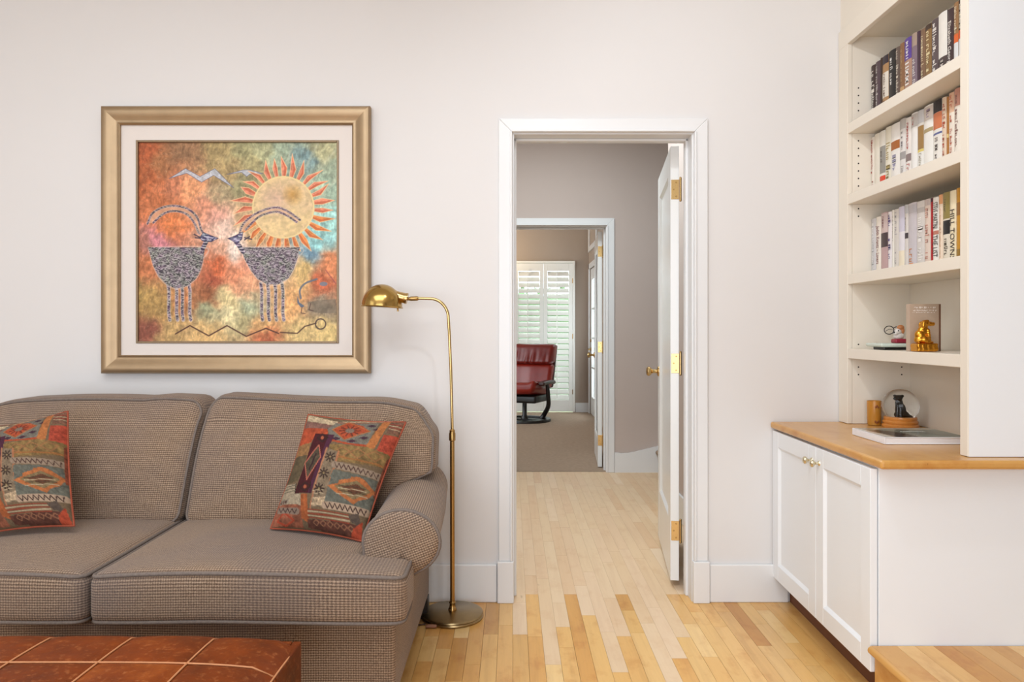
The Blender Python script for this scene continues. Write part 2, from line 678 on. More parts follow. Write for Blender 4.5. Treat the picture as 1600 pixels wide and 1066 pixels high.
# ------------------------------------------------------------------ door casings
def casing(name, label, x0, x1, z, y, wt, w, plinth, stop_y, side=-1):
    """casing on the wall face at y (towards the camera), jamb through the wall, plinth blocks"""
    t = struct(name, label, 'door casing', (x0, y, 0))
    d = 0.02
    for sx, xi in ((-1, x0), (1, x1)):
        b = MB()
        xo = xi + sx * w
        a, c2 = sorted((xi + sx * 0.006, xo))
        # mitred leg
        q = [(a, 0.18 if plinth else 0), (c2, 0.18 if plinth else 0)]
        if sx < 0:
            poly = [q[0], q[1], (c2, z + 0.006), (a, z + w)]
        else:
            poly = [q[0], q[1], (c2, z + w), (a, z + 0.006)]
        b.prism(poly, 'y', y - d + 0.004, y)
        xb = xi + sx * 0.012
        a2, c3 = sorted((xb - 0.005, xb + 0.005))
        b.box(a2, c3, y - d - 0.003, y - d + 0.006, 0.18 if plinth else 0, z + 0.008)
        b.build('casing_leg', M['trim'], t, bevel=0.003)
        if plinth:
            a, c2 = sorted((xi + sx * 0.001, xo + sx * 0.006))
            MB().box(a, c2, y - d - 0.008, y, 0, 0.18).build('plinth_block', M['trim'], t, bevel=0.004)
        a, c2 = sorted((xi, xi - sx * 0.0))
        b = MB()
        a, c2 = sorted((xi + sx * 0.02, xi - sx * 0.001))
        b.box(a, c2, y - 0.001, y + wt + 0.001, 0, z)
        b.build('jamb', M['trim'], t)
        a, c2 = sorted((xi - sx * 0.0, xi - sx * 0.012))
        MB().box(a, c2, stop_y - 0.018, stop_y + 0.018, 0, z - 0.001).build('door_stop', M['trim'], t, bevel=0.003)
    b = MB()
    b.prism([(x0 - 0.006, z + 0.006), (x1 + 0.006, z + 0.006), (x1 + w, z + w), (x0 - w, z + w)], 'y', y - d + 0.004, y)
    b.box(x0 - 0.01, x1 + 0.01, y - d - 0.003, y - d + 0.006, z + 0.007, z + 0.017)
    b.build('casing_head', M['trim'], t, bevel=0.003)
    MB().box(x0 - 0.02, x1 + 0.02, y - 0.001, y + wt + 0.001, z, z + 0.012).build('head_jamb', M['trim'], t)
    MB().box(x0, x1, stop_y - 0.018, stop_y + 0.018, z - 0.012, z).build('head_stop', M['trim'], t, bevel=0.003)
    return t


casing('trim_1', 'white moulded casing and jambs of the near doorway', OX0, OX1, OZ, WY, WT, 0.066, True, WY + 0.085)
casing('trim_2', 'white casing of the second doorway at the hall end', OX0b, OX1b, OZb, HY, WT, 0.068, False, HY + 0.085)


def baseboard(name, label, x0, x1, y, z=0.165):
    b = MB().box(x0, x1, y - 0.016, y, 0, z)
    o = b.build(name, M['trim'], bevel=0.005, kind='structure', label=label)
    o['category'] = 'baseboard'
    return o


baseboard('baseboard_left', 'tall white baseboard behind sofa and brass lamp', LX, OX0 - 0.074, WY)
baseboard('baseboard_right', 'tall white baseboard between doorway and built-in cabinet', OX1 + 0.074, 1.20, WY)
baseboard('baseboard_far', 'white baseboard beside the far shutters', SX1 + 0.01, FX, FY, 0.14)
b = MB().box(1.034, 1.05, H0, 4.95, 0, 0.165)
o = b.build('baseboard_hall', M['trim'], bevel=0.004, kind='structure', label='white baseboard of the hall behind the open door')
o['category'] = 'baseboard'
# stair skirt board: flat, then rising to the right with the stairs
y = HY - 0.002
b = MB()
x0 = OX1b + 0.07
b.prism([(x0, 0), (1.213, 0), (3.0, 0), (3.0, 1.2), (1.26, 0.238), (1.2, 0.215), (1.02, 0.172), (0.97, 0.162), (x0 + 0.05, 0.16), (x0 + 0.03, 0.165), (x0, 0.165)], 'y', y - 0.016, y)
o = b.build('trim_3', M['trim'], kind='structure', label='white skirt board rising to the right beside the hall stairs')
o['category'] = 'trim'

stairs = thing('carpeted_stairs', 'beige carpeted stairs starting at the right of the hall', 'stairs', (1.6, 5.5, 0))
for i in range(5):
    x = 1.215 + i * 0.27
    b = MB().box(x, 3.0 - 0.002, 5.1, HY - 0.02, i * 0.185, (i + 1) * 0.185)
    b.tube([(x - 0.004, 5.1, (i + 1) * 0.185 - 0.018), (x - 0.004, HY - 0.02, (i + 1) * 0.185 - 0.018)], 0.018, 10)
    b.build('step', M['carpet'], stairs, smooth=True)


# ------------------------------------------------------------------ doors
def hinge(parent, z, mt, h=0.09):
    """local door coordinates: hinge edge at y=0, slab x from -t to 0"""
    b = MB()
    b.box(-0.035, 0.0, -0.0022, 0.001, z - h / 2, z + h / 2)
    o = b.build('hinge', mt, parent, local=True, bevel=0.0006)
    k = MB()
    k.tube([(0.006, -0.004, z - h / 2 - 0.004), (0.006, -0.004, z + h / 2 + 0.004)], 0.0055, 12)
    k.ball((0.006, -0.004, z + h / 2 + 0.006), 0.006, seg=8, rings=6)
    k.ball((0.006, -0.004, z - h / 2 - 0.006), 0.006, seg=8, rings=6)
    k.build('hinge_pin', mt, o, smooth=True, local=True)
    for dx, dz in ((-0.013, 0.032), (-0.024, 0.0), (-0.013, -0.032)):
        s = MB().lathe([(0.0038, 0), (0.0032, 0.0012)], (dx, -0.0022, z + dz), 10, (0, -1, 0))
        s.build('screw', M['ant_brass'], o, local=True)
    return o


def door(name, label, piv, ang, w, h, z0, t, panels, stile=0.11, glazed=False):
    d = struct(name, label, 'door', (*piv, 0), ang)
    x0, x1 = -t, 0
    b = MB()
    b.box(x0, x1, 0, stile, z0, z0 + h)
    b.box(x0, x1, w - stile, w, z0, z0 + h)
    zs = [z0]
    for a, c in panels:
        zs += [a, c]
    zs.append(z0 + h)
    for i in range(0, len(zs), 2):
        b.box(x0 + .0003, x1 - .0003, stile, w - stile, zs[i], zs[i + 1])
    b.build('stiles_and_rails', M['door'], d, local=True, bevel=0.002)
    for a, c in panels:
        p = MB()
        if glazed:
            p.box(-t / 2 - .003, -t / 2 + .003, stile, w - stile, a, c)
            p.build('pane', M['glass'], d, local=True)
        else:
            p.box(x0 + 0.012, x1 - 0.012, stile, w - stile, a, c)
            p.build('panel', M['door'], d, local=True)
        q = MB()
        for xf, xb in ((x0 + 0.001, x0 + 0.0125), (x1 - 0.001, x1 - 0.0125)):
            bead_ring(q, stile, w - stile, a, c, xf, xb, 0.014)
        q.build('panel_bead', M['door'], d, local=True)
    return d


def bead_ring(b, y0, y1, z0, z1, xf, xb, w):
    """sloped moulding from the frame edge (depth xf) down to the panel (depth xb)"""
    o = [(y0, z0), (y1, z0), (y1, z1), (y0, z1)]
    n = [(y0 + w, z0 + w), (y1 - w, z0 + w), (y1 - w, z1 - w), (y0 + w, z1 - w)]
    s = w * 0.25
    m_ = [(y0 + s, z0 + s), (y1 - s, z0 + s), (y1 - s, z1 - s), (y0 + s, z1 - s)]
    xm = xf + (xb - xf) * 0.25
    vs = [(xf, *p) for p in o] + [(xm, *p) for p in m_] + [(xb, *p) for p in n] + [(xb, *p) for p in o]
    fs = []
    for i in range(4):
        j = (i + 1) % 4
        for a, c in ((0, 4), (4, 8), (8, 12)):
            fs.append((a + i, a + j, c + j, c + i))
    b.add(vs, fs)


def lever(parent, y, z, x, sgn, mt):
    b = MB()
    ax = Vector((sgn, 0, 0))
    b.lathe([(0.028, 0), (0.028, 0.004), (0.022, 0.009), (0.011, 0.012), (0.010, 0.03), (0.013, 0.034), (0.010, 0.04)], (x, y, z), 20, ax)
    b.lathe([(0.010, 0.036), (0.019, 0.042), (0.026, 0.052), (0.026, 0.06), (0.018, 0.068), (0.0, 0.07)], (x, y, z), 20, ax)
    return b.build('knob', mt, parent, smooth=True, local=True)


d1 = door('door_1', 'white panel door standing open into the hall with brass hinges', (0.768, 3.384), math.radians(-7.0), 0.76, 2.0, 0.03, 0.039, [(0.30, 1.91)])
for z in (1.83, 1.03, 0.26):
    hinge(d1, z, M['brass'])
lever(d1, 0.70, 0.955, -0.039, -1, M['brass'])
lever(d1, 0.70, 0.955, 0.0, 1, M['brass'])
# latch bolt face on the door edge
MB().box(-0.032, -0.007, 0.759, 0.7612, 0.92, 0.99).build('latch_plate', M['brass'], d1, local=True)

d2 = door('door_2', 'white glazed door open into the carpeted far room', (0.772, 6.312), math.radians(-4.2), 0.75, 2.02, 0.012, 0.036, [(0.24, 1.9)], glazed=True)
for z in (1.86, 1.04, 0.24):
    hinge(d2, z, M['brass'])
lever(d2, 0.69, 0.95, -0.036, -1, M['brass'])

# closed door on the right wall of the far room
d3 = struct('door_3', 'white glazed door on the right wall of the far room', 'door', (FX, D3a, 0))
b = MB()
b.box(FX - 0.018, FX - 0.001, D3a - 0.07, D3a + 0.005, 0, 2.13)
b.box(FX - 0.018, FX - 0.001, D3b - 0.005, D3b + 0.07, 0, 2.13)
b.box(FX - 0.018, FX - 0.001, D3a - 0.07, D3b + 0.07, 2.055, 2.13)
b.build('casing', M['trim'], d3, bevel=0.004)
b = MB()
b.box(FX + 0.01, FX + 0.05, D3a, D3a + 0.11, 0.005, 2.05)
b.box(FX + 0.01, FX + 0.05, D3b - 0.11, D3b, 0.005, 2.05)
for a, c_ in ((0.005, 0.25), (1.9, 2.05)):
    b.box(FX + 0.01, FX + 0.05, D3a + .11, D3b - .11, a, c_)
b.build('stiles_and_rails', M['door'], d3, bevel=0.003)
for i in range(4):
    z0_, z1_ = 0.25 + i * 0.4125, 0.25 + (i + 1) * 0.4125
    MB().box(FX + 0.027, FX + 0.033, D3a + .11, D3b - .11, z0_ + .01, z1_ - .01).build('pane', M['glass'], d3)
    if i:
        MB().box(FX + 0.012, FX + 0.048, D3a + .11, D3b - .11, z0_ - .011, z0_ + .011).build('glazing_bar', M['door'], d3)
b = MB().lathe([(0.026, 0), (0.026, 0.006), (0.01, 0.012), (0.01, 0.045)], (FX + 0.01, D3b - 0.055, 0.92), 16, (-1, 0, 0))
b.tube([(FX - 0.033, D3b - 0.055, 0.92), (FX - 0.035, D3b - 0.1, 0.925), (FX - 0.034, D3b - 0.16, 0.915)], 0.008, 10)
b.lathe([(0.024, 0), (0.022, 0.012), (0.012, 0.016)], (FX + 0.01, D3b - 0.055, 1.04), 16, (-1, 0, 0))
b.build('handle', M['brass'], d3, smooth=True)
t4 = MB()
t4.box(FX - 0.02, FX - 0.001, 9.55, 9.63, 2.3, 2.8).box(FX - 0.02, FX - 0.001, 10.45, 10.55, 2.3, 2.8).box(FX - 0.02, FX - 0.001, 9.63, 10.45, 2.3, 2.37).box(FX - 0.02, FX - 0.001, 9.63, 10.45, 2.73, 2.8)
o = t4.build('trim_4', M['trim'], bevel=0.004, kind='structure', label='white frame high above the far glazed door')
o['category'] = 'trim'

# ------------------------------------------------------------------ shuttered window
w1 = struct('window_1', 'full height white plantation shutters over the far garden window', 'window', (0.45, FY, 0))
fz0 = 0.012
b = MB()
b.box(SX0, SX0 + 0.03, FY - 0.05, FY + 0.02, fz0, SZ)
b.box(SX1 - 0.03, SX1, FY - 0.05, FY + 0.02, fz0, SZ)
b.box(SX0 + .03, SX1 - .03, FY - 0.05, FY + 0.02, SZ - 0.03, SZ)
b.build('window_frame', M['shutter'], w1, bevel=0.004)
MB().box(SX0 + 0.03, SX1 - 0.03, FY + 0.10, FY + 0.106, 0.05, SZ - 0.03).build('pane', M['glass'], w1)
louver_me = None
mid = (SX0 + SX1) / 2
for pi, (xa, xb) in enumerate(((SX0 + 0.032, mid - 0.001), (mid + 0.001, SX1 - 0.032))):
    b = MB()
    ya, yb = FY - 0.042, FY - 0.012
    s_ = 0.055
    zb, zt = 0.185, 2.04
    b.box(xa, xa + s_, ya, yb, 0.02, SZ - 0.033)
    b.box(xb - s_, xb, ya, yb, 0.02, SZ - 0.033)
    b.box(xa + s_, xb - s_, ya, yb, 0.02, zb)
    b.box(xa + s_, xb - s_, ya, yb, zt, SZ - 0.033)
    sp = b.build('shutter_panel', M['shutter'], w1, bevel=0.003)
    n = 23
    pitch = (zt - zb) / n
    for i in range(n):
        zc = zb + (i + 0.5) * pitch
        if louver_me is None:
            q = MB()
            prof = [(0.044 * math.cos(2 * PI * j / 14), 0.0055 * math.sin(2 * PI * j / 14)) for j in range(14)]
            L = xb - xa - 2 * s_ - 0.004
            q.prism(prof, 'x', 0, L)
            tmp = q.build('louver', M['shutter'], smooth=True)
            louver_me = tmp.data
            bpy.data.objects.remove(tmp)
        lo = bpy.data.objects.new('louver', louver_me)
        COL.objects.link(lo)
        lo.parent = sp
        lo.location = Vector((xa + s_ + 0.002, (ya + yb) / 2, zc)) - ORG[w1.name]
        lo.rotation_euler = (math.radians(52), 0, 0)
    xm = (xa + xb) / 2 - 0.02
    MB().box(xm - 0.006, xm + 0.006, ya - 0.034, ya - 0.022, zb + 0.03, zt + 0.03).build('tilt_rod', M['shutter'], sp)
    for z in (0.3, 1.1, 1.9):
        k = MB().tube([(xb if pi else xa, ya - 0.004, z - .035), (xb if pi else xa, ya - 0.004, z + .035)], 0.006, 8)
        k.build('shutter_hinge', M['ant_brass'], sp)

# garden beyond the window
M['leaf'] = mat('hedge_green', (92, 132, 74), 0.8, vary=0.6, scale=14)
M['ground'] = mat('garden_ground', (150, 150, 120), 0.9, vary=0.3)
o = MB().box(-8, 9, FY + 0.3, 20, -0.35, -0.25).build('ground_garden', M['ground'], kind='structure', label='garden ground outside the shuttered window')
o['category'] = 'ground'
wall('wall_sky_block', 'added pale backdrop wall screening the sky behind the far glazed door', [(3.6, 3.75, 7.5, 13.2, -0.3, 3.2)], mat('sky_block_paint', (150, 156, 142), 0.9, vary=0.15))  # backdrop added so the door panes don't show bright sky
hb = MB()
r2 = random.Random(3)
for i in range(900):
    x, z, yy = r2.uniform(-3, 4), r2.uniform(-0.25, 2.0), r2.uniform(13.6, 14.4)
    s = r2.uniform(0.05, 0.12)
    a = Vector((r2.uniform(-1, 1), r2.uniform(-1, 1), r2.uniform(-1, 1))).normalized()
    u = a.orthogonal().normalized() * s
    v = a.cross(u).normalized() * s * 0.6
    c0 = Vector((x, yy, z))
    hb.add([c0 - u, c0 + v, c0 + u, c0 - v, c0 + a * 0.012], [(0, 1, 4), (1, 2, 4), (2, 3, 4), (3, 0, 4), (3, 2, 1, 0)])
hg = thing('garden_hedge', 'green hedge glimpsed outside through the shutters', 'hedge', (0.5, 14, -0.25))
hb.build('leaf_mass', M['leaf'], hg, kind='stuff')
MB().rbox((0.5, 14, 0.8), (7, 0.7, 2.1), 0.2, (20, 4, 8), lambda p: p + Vector((0, 0.06 * math.sin(p.x * 9 + p.z * 7), 0.06 * math.sin(p.x * 7)))).build('leaf_core', M['leaf'], hg, smooth=True)

# ================================================================== SOFA
SX = -1.23
so = thing('sofa', 'grey brown woven two-cushion sofa with rolled arms against the wall', 'sofa', (SX, 2.7, 0))


def mir(p):
    return Vector((2 * SX - p.x, p.y, p.z))


def wob(p, a=0.006, f=5.0):
    return a * (math.sin(p.x * f + p.z * 3.1) + math.sin(p.x * f * 1.7 + p.y * 4.3 + 1.0))


# base with front rail
MB().rbox((SX, 2.62, 0.205), (1.77, 0.90, 0.25), 0.02, (24, 8, 4), lambda p: p + Vector((0, 0.004 * math.sin(p.x * 9) if p.y < 2.3 else 0, 0))).build('base', M['fabric'], so, smooth='all')
MB().rbox((SX, 3.07, 0.46), (1.74, 0.16, 0.74), 0.05, (16, 3, 8)).build('back_frame', M['fabric'], so, smooth='all')
for x in (SX - 0.82, SX + 0.855):
    for yy in (2.24, 3.04):
        MB().prism([(x - .03, yy - .03), (x + .03, yy - .03), (x + .03, yy + .03), (x - .03, yy + .03)], 'z', 0, 0.085).build('leg', M['black'], so, bevel=0.004)


# arms: rolled profile swept from front to back
def arm_ring(y):
    t = (y - 2.30) / 0.78
    cx, cz = -0.345 - 0.028 * t, 0.517 + 0.010 * t
    rx, rz = 0.118 - 0.012 * t, 0.103
    pts = [(-0.462, 0.10), (-0.463, 0.36)]
    for i in range(23):
        th = math.radians(192 - i * (192 + 52) / 22)
        bul = 1 + 0.03 * math.sin(y * 11 + i * 0.5) * (0.4 + 0.6 * sm(14, 22, i))
        pts.append((cx + rx * math.cos(th) * bul, cz + rz * math.sin(th) * (1 if i < 12 else bul)))
    pts += [(-0.352 + 0.006 * math.sin(y * 9), 0.40), (-0.350, 0.30), (-0.352, 0.10)]
    return pts


def make_arm(mirror):
    b = MB()
    ys = [2.300 + 0.78 * i / 22 for i in range(23)]
    rings = [arm_ring(y) for y in ys]
    n = len(rings[0])
    vs, fs, us = [], [], []
    arc = []
    for r in rings:
        s, a = 0, [0]
        for i in range(1, n):
            s += math.hypot(r[i][0] - r[i - 1][0], r[i][1] - r[i - 1][1])
            a.append(s)
        arc.append(a)
    for y, r in zip(ys, rings):
        vs += [Vector((p[0], y, p[1])) for p in r]
    for i in range(len(ys) - 1):
        for k in range(n - 1):
            fs.append((i * n + k, (i + 1) * n + k, (i + 1) * n + k + 1, i * n + k + 1))
            us.append([(ys[i], arc[i][k]), (ys[i + 1], arc[i + 1][k]), (ys[i + 1], arc[i + 1][k + 1]), (ys[i], arc[i][k + 1])])
    fs.append(tuple((len(ys) - 1) * n + k for k in range(n))[::-1])
    us.append([(vs[j].x, vs[j].z) for j in fs[-1]])
    if mirror:
        vs = [mir(p) for p in vs]
    b.add(vs, fs, us, flip=mirror)
    arm = b.build('arm', M['fabric'], so, smooth=True)
    # front panel: domed disc on the roll with the post below it
    ring = rings[0]
    q = MB()
    L = [(1.0, 0.0), (0.97, -0.010), (0.85, -0.017), (0.5, -0.021), (0.0, -0.022)]
    cx, cz = -0.345, 0.517
    vv, ff, uu = [], [], []
    for s, dy in L[:-1]:
        for p in ring:
            base = (cx + (-0.405 - cx) * sm(0.5, 0.3, p[1]), p[1] if p[1] < 0.36 else cz + (p[1] - cz) * s)
            vv.append(Vector((base[0] + (p[0] - base[0]) * s, 2.300 + dy, base[1])))
    for i in range(len(L) - 2):
        for k in range(n - 1):
            ff.append((i * n + k, i * n + k + 1, (i + 1) * n + k + 1, (i + 1) * n + k))
    k0 = (len(L) - 2) * n
    cc = len(vv)
    vv.append(Vector((cx, 2.300 - 0.022, cz)))
    for k in range(n - 1):
        ff.append((k0 + k, k0 + k + 1, cc))
    ff.append((k0 + n - 1, k0, cc))
    ca, sa = math.cos(0.35), math.sin(0.35)
    for f in ff:
        uu.append([(vv[j].x * ca + vv[j].z * sa, -vv[j].x * sa + vv[j].z * ca) for j in f])
    if mirror:
        vv = [mir(p) for p in vv]
    q.add(vv, ff, uu, flip=mirror)
    q.build('arm_front', M['fabric'], arm, smooth='all')
    pts = [Vector((cx + (p[0] - cx) * 1.005, 2.297, cz + (p[1] - cz) * 1.005)) for p in ring[1:-2]]
    if mirror:
        pts = [mir(p) for p in pts]
    MB().tube(pts, 0.006, 8).build('welt', M['welt'], arm, smooth='all')


make_arm(False)
make_arm(True)


# seat cushions (T shaped at the arm)
def seat_def(mirror):
    def f(p):
        p = p.copy()
        u = (p.x + 0.85) / 0.38
        v = (p.y - 2.47) / 0.35
        if p.z > 0.40:
            k = sm(0.40, 0.47, p.z)
            p.z += k * 0.024 * max(0, 1 - u * u) * max(0, 1 - v * v) + k * 0.012 * sm(2.3, 2.14, p.y) * (1 - u ** 4 if abs(u) < 1 else 0)
        p.z += wob(p, 0.0025, 6)
        front = sm(2.335, 2.30, p.y)
        p.x += front * 0.165 * sm(-0.85, -0.47, p.x)
        if p.y < 2.2:
            p.y -= 0.012 * (1 - u * u if abs(u) < 1 else 0)
        return mir(p) if mirror else p
    return f


def rring(cx, cy, hx, hy, r, z, n=6, m=14):
    pts = []
    for (sx, sy, a0) in ((1, 1, 0), (-1, 1, 90), (-1, -1, 180), (1, -1, 270)):
        for i in range(n + 1):
            a = math.radians(a0 + 90 * i / n)
            pts.append(Vector((cx + sx * (hx - r) + r * math.cos(a), cy + sy * (hy - r) + r * math.sin(a), z)))
        nx = pts[-1]
        nxt = {(1, 1): (-(hx - r), hy), (-1, 1): (-hx, -(hy - r)), (-1, -1): (hx - r, -hy), (1, -1): (hx, hy - r)}[(sx, sy)]
        q = Vector((cx + nxt[0], cy + nxt[1], z))
        for i in range(1, m):
            pts.append(nx.lerp(q, i / m))
    return pts


for mirror in (False, True):
    f = seat_def(mirror)
    cx, cy, cz, sx_, sy_, sz_ = -0.8485, 2.475, 0.402, 0.757, 0.71, 0.146
    cu = MB()
    cu.rbox((cx, cy, cz), (sx_, sy_, sz_), 0.034, (26, 22, 5), f)
    if mirror:
        cu.f = [q[::-1] for q in cu.f]
        cu.uv = [u[::-1] if u else None for u in cu.uv]
    seat = cu.build('seat_cushion', M['fabric'], so, smooth='all')
    i_ = 0.034 * 0.28
    for z in (cz + sz_ / 2 - i_, cz - sz_ / 2 + i_):
        pts = [f(p) for p in rring(cx, cy, sx_ / 2 - i_ + .002, sy_ / 2 - i_ + .002, 0.03, z)]
        MB().tube(pts, 0.0062, 8, closed=True).build('welt', M['welt'], seat, smooth='all')


# back cushions
def back_def(mirror):
    def f(p):
        p = p.copy()
        zt = (p.z - 0.46) / 0.45
        # wide shoulders over the arm, narrow between the arms
        sh = sm(0.60, 0.655, p.z)
        kx = sm(-0.85, -0.36, p.x)
        p.x -= (1 - sh) * 0.115 * kx
        # rounded outer shoulder
        if p.z > 0.76:
            p.x -= 0.055 * sm(0.76, 0.93, p.z) * kx
            p.z -= 0.045 * sm(-0.58, -0.30, p.x) ** 1.5 * sm(0.76, 0.90, p.z)
        p.x -= (-0.042 if mirror else 0.042) * (1 - zt) * sm(-0.8, -1.2, p.x)
        # lean and belly
        u = (p.x + 0.76) / 0.46
        bel = max(0, 1 - u * u) * max(0, 1 - (2 * zt - 0.9) ** 2)
        d = sm(2.95, 2.78, p.y)
        p.y += 0.15 * (zt - 0.5) - 0.050 * bel * d
        p.y += 0.012 * math.sin(p.z * 10 + p.x * 2.2) * d
        for (ax_, az_, bx_, bz_, w_, dp) in ((-1.06, 0.70, -0.93, 0.53, 0.020, 0.009), (-1.10, 0.62, -1.02, 0.50, 0.016, 0.006), (-0.50, 0.86, -0.40, 0.72, 0.022, 0.007)):
            tx, tz_ = bx_ - ax_, bz_ - az_
            t_ = max(0.0, min(1.0, ((p.x - ax_) * tx + (p.z - az_) * tz_) / (tx * tx + tz_ * tz_)))
            dd_ = math.hypot(p.x - ax_ - t_ * tx, p.z - az_ - t_ * tz_)
            p.y += d * dp * math.exp(-(dd_ / w_) ** 2) * math.sin(PI * (0.1 + 0.8 * t_))
        if p.z > 0.84:
            p.z += 0.012 * math.sin((p.x + (0.9 if mirror else 0)) * 4.5 + 1.2) - (0.012 if mirror else 0.0)
            if mirror:
                p.z += 0.012 * sm(-1.0, -1.12, p.x)
        p.z -= 0.022 * sm(-1.12, -1.19, p.x + (0.09 if mirror else 0)) * sm(0.8, 0.9, p.z)
        return mir(p) if mirror else p
    return f


for mirror in (False, True):
    f = back_def(mirror)
    cx, cy, cz, sx_, sy_, sz_ = (-0.781 if mirror else -0.735), 2.865, 0.69, (0.984 if mirror else 0.888), 0.19, 0.468
    cu = MB()
    cu.rbox((cx, cy, cz), (sx_, sy_, sz_), 0.045, (48, 6, 32), f)
    if mirror:
        cu.f = [q[::-1] for q in cu.f]
        cu.uv = [u[::-1] if u else None for u in cu.uv]
    bc = cu.build('back_cushion', M['fabric'], so, smooth='all')
    i_ = 0.045 * 0.28
    pts = rring(0, 0, sx_ / 2 - i_ + .002, sz_ / 2 - i_ + .002, 0.04, 0, 6, 18)
    pts = [f(Vector((cx + p.x, cy - sy_ / 2 + i_, cz + p.y))) for p in pts]
    MB().tube(pts, 0.005, 8, closed=True).build('welt', M['welt'], bc, smooth='all')


# ================================================================== painted surfaces
def slin(a):
    a = np.asarray(a, float) / 255.0
    return np.where(a <= 0.04045, a / 12.92, ((a + 0.055) / 1.055) ** 2.4)


def vnoise(x, y, seed=0):
    r = np.random.default_rng(seed)
    g = r.random((64, 64))
    xi, yi = np.floor(x).astype(int), np.floor(y).astype(int)
    fx, fy = x - xi, y - yi
    fx, fy = fx * fx * (3 - 2 * fx), fy * fy * (3 - 2 * fy)
    a, b = g[yi % 64, xi % 64], g[yi % 64, (xi + 1) % 64]
    c, d = g[(yi + 1) % 64, xi % 64], g[(yi + 1) % 64, (xi + 1) % 64]
    return (a * (1 - fx) + b * fx) * (1 - fy) + (c * (1 - fx) + d * fx) * fy


def fbm(x, y, s, o=4, seed=0):
    t, amp, tot = 0, 1.0, 0
    for i in range(o):
        t = t + amp * vnoise(x / s * 2 ** i + 7.3 * i, y / s * 2 ** i + 3.1 * i, seed + i)
        tot += amp
        amp *= 0.55
    return t / tot


class Painter:
    def __init__(self, X, Y, base=(128, 128, 128)):
        self.X, self.Y = X, Y
        self.c = np.zeros(X.shape + (3,)) + np.array(base, float)

    def put(self, m, color, a=1.0):
        m = np.clip(m, 0, 1) * a
        col = np.array(color, float)
        self.c = self.c * (1 - m[..., None]) + col * m[..., None]

    def inside(self, pts):
        X, Y = self.X, self.Y
        r = np.zeros(X.shape, bool)
        n = len(pts)
        for i in range(n):
            x1, y1 = pts[i]
            x2, y2 = pts[(i + 1) % n]
            if y1 == y2:
                continue
            c = ((y1 > Y) != (y2 > Y)) & (X < (x2 - x1) * (Y - y1) / (y2 - y1) + x1)
            r ^= c
        return r

    def poly(self, pts, color, a=1.0, noise=0.0, seed=0, s=20):
        m = self.inside(pts).astype(float)
        if noise:
            k = fbm(self.X, self.Y, s, 3, seed)
            col = np.array(color, float) * (1 + noise * (k[..., None] - 0.5) * 2)
            m = m[..., None] * a
            self.c = self.c * (1 - m) + col * m
        else:
            self.put(m, color, a)

    def dist(self, pts, closed=False):
        X, Y = self.X, self.Y
        d = np.full(X.shape, 1e9)
        seq = list(zip(pts[:-1], pts[1:])) + ([(pts[-1], pts[0])] if closed else [])
        for (x1, y1), (x2, y2) in seq:
            dx, dy = x2 - x1, y2 - y1
            L = dx * dx + dy * dy + 1e-9
            t = np.clip(((X - x1) * dx + (Y - y1) * dy) / L, 0, 1)
            d = np.minimum(d, np.hypot(X - x1 - t * dx, Y - y1 - t * dy))
        return d

    def line(self, pts, w, color, a=1.0, closed=False, soft=1.5):
        self.put(np.clip((w / 2 + soft / 2 - self.dist(pts, closed)) / soft, 0, 1), color, a)

    def disc(self, x, y, r, color, a=1.0, ry=None, soft=3):
        d = np.hypot((self.X - x), (self.Y - y) * r / (ry or r))
        self.put((r - d) / soft + 0.5, color, a)

    def speckle(self, m, dark, light, s=5, seed=3):
        wv = 14 * fbm(self.X, self.Y, 22, 2, seed + 9)
        k = fbm(self.X * 0.55 + wv, self.Y * 1.5 + wv * 0.7, s, 2, seed)
        k = np.clip((k - 0.5) * 3.6 + 0.48, 0, 1)[..., None]
        col = np.array(dark, float) * (1 - k) + np.array(light, float) * k
        hue = fbm(self.X, self.Y, 14, 2, seed + 5)[..., None] - 0.5
        col = col + hue * np.array([22, -4, 26])
        m = np.clip(m, 0, 1)[..., None]
        self.c = self.c * (1 - m) + col * m


def smooth_path(pts, n=6):
    out = []
    P_ = [np.array(p, float) for p in pts]
    P_ = [2 * P_[0] - P_[1]] + P_ + [2 * P_[-1] - P_[-2]]
    for i in range(1, len(P_) - 2):
        a, b, c, d = P_[i - 1:i + 3]
        for k in range(n):
            t = k / n
            out.append(tuple(0.5 * (2 * b + (c - a) * t + (2 * a - 5 * b + 4 * c - d) * t * t + (3 * b - a - 3 * c + d) * t ** 3)))
    out.append(tuple(P_[-2]))
    return out


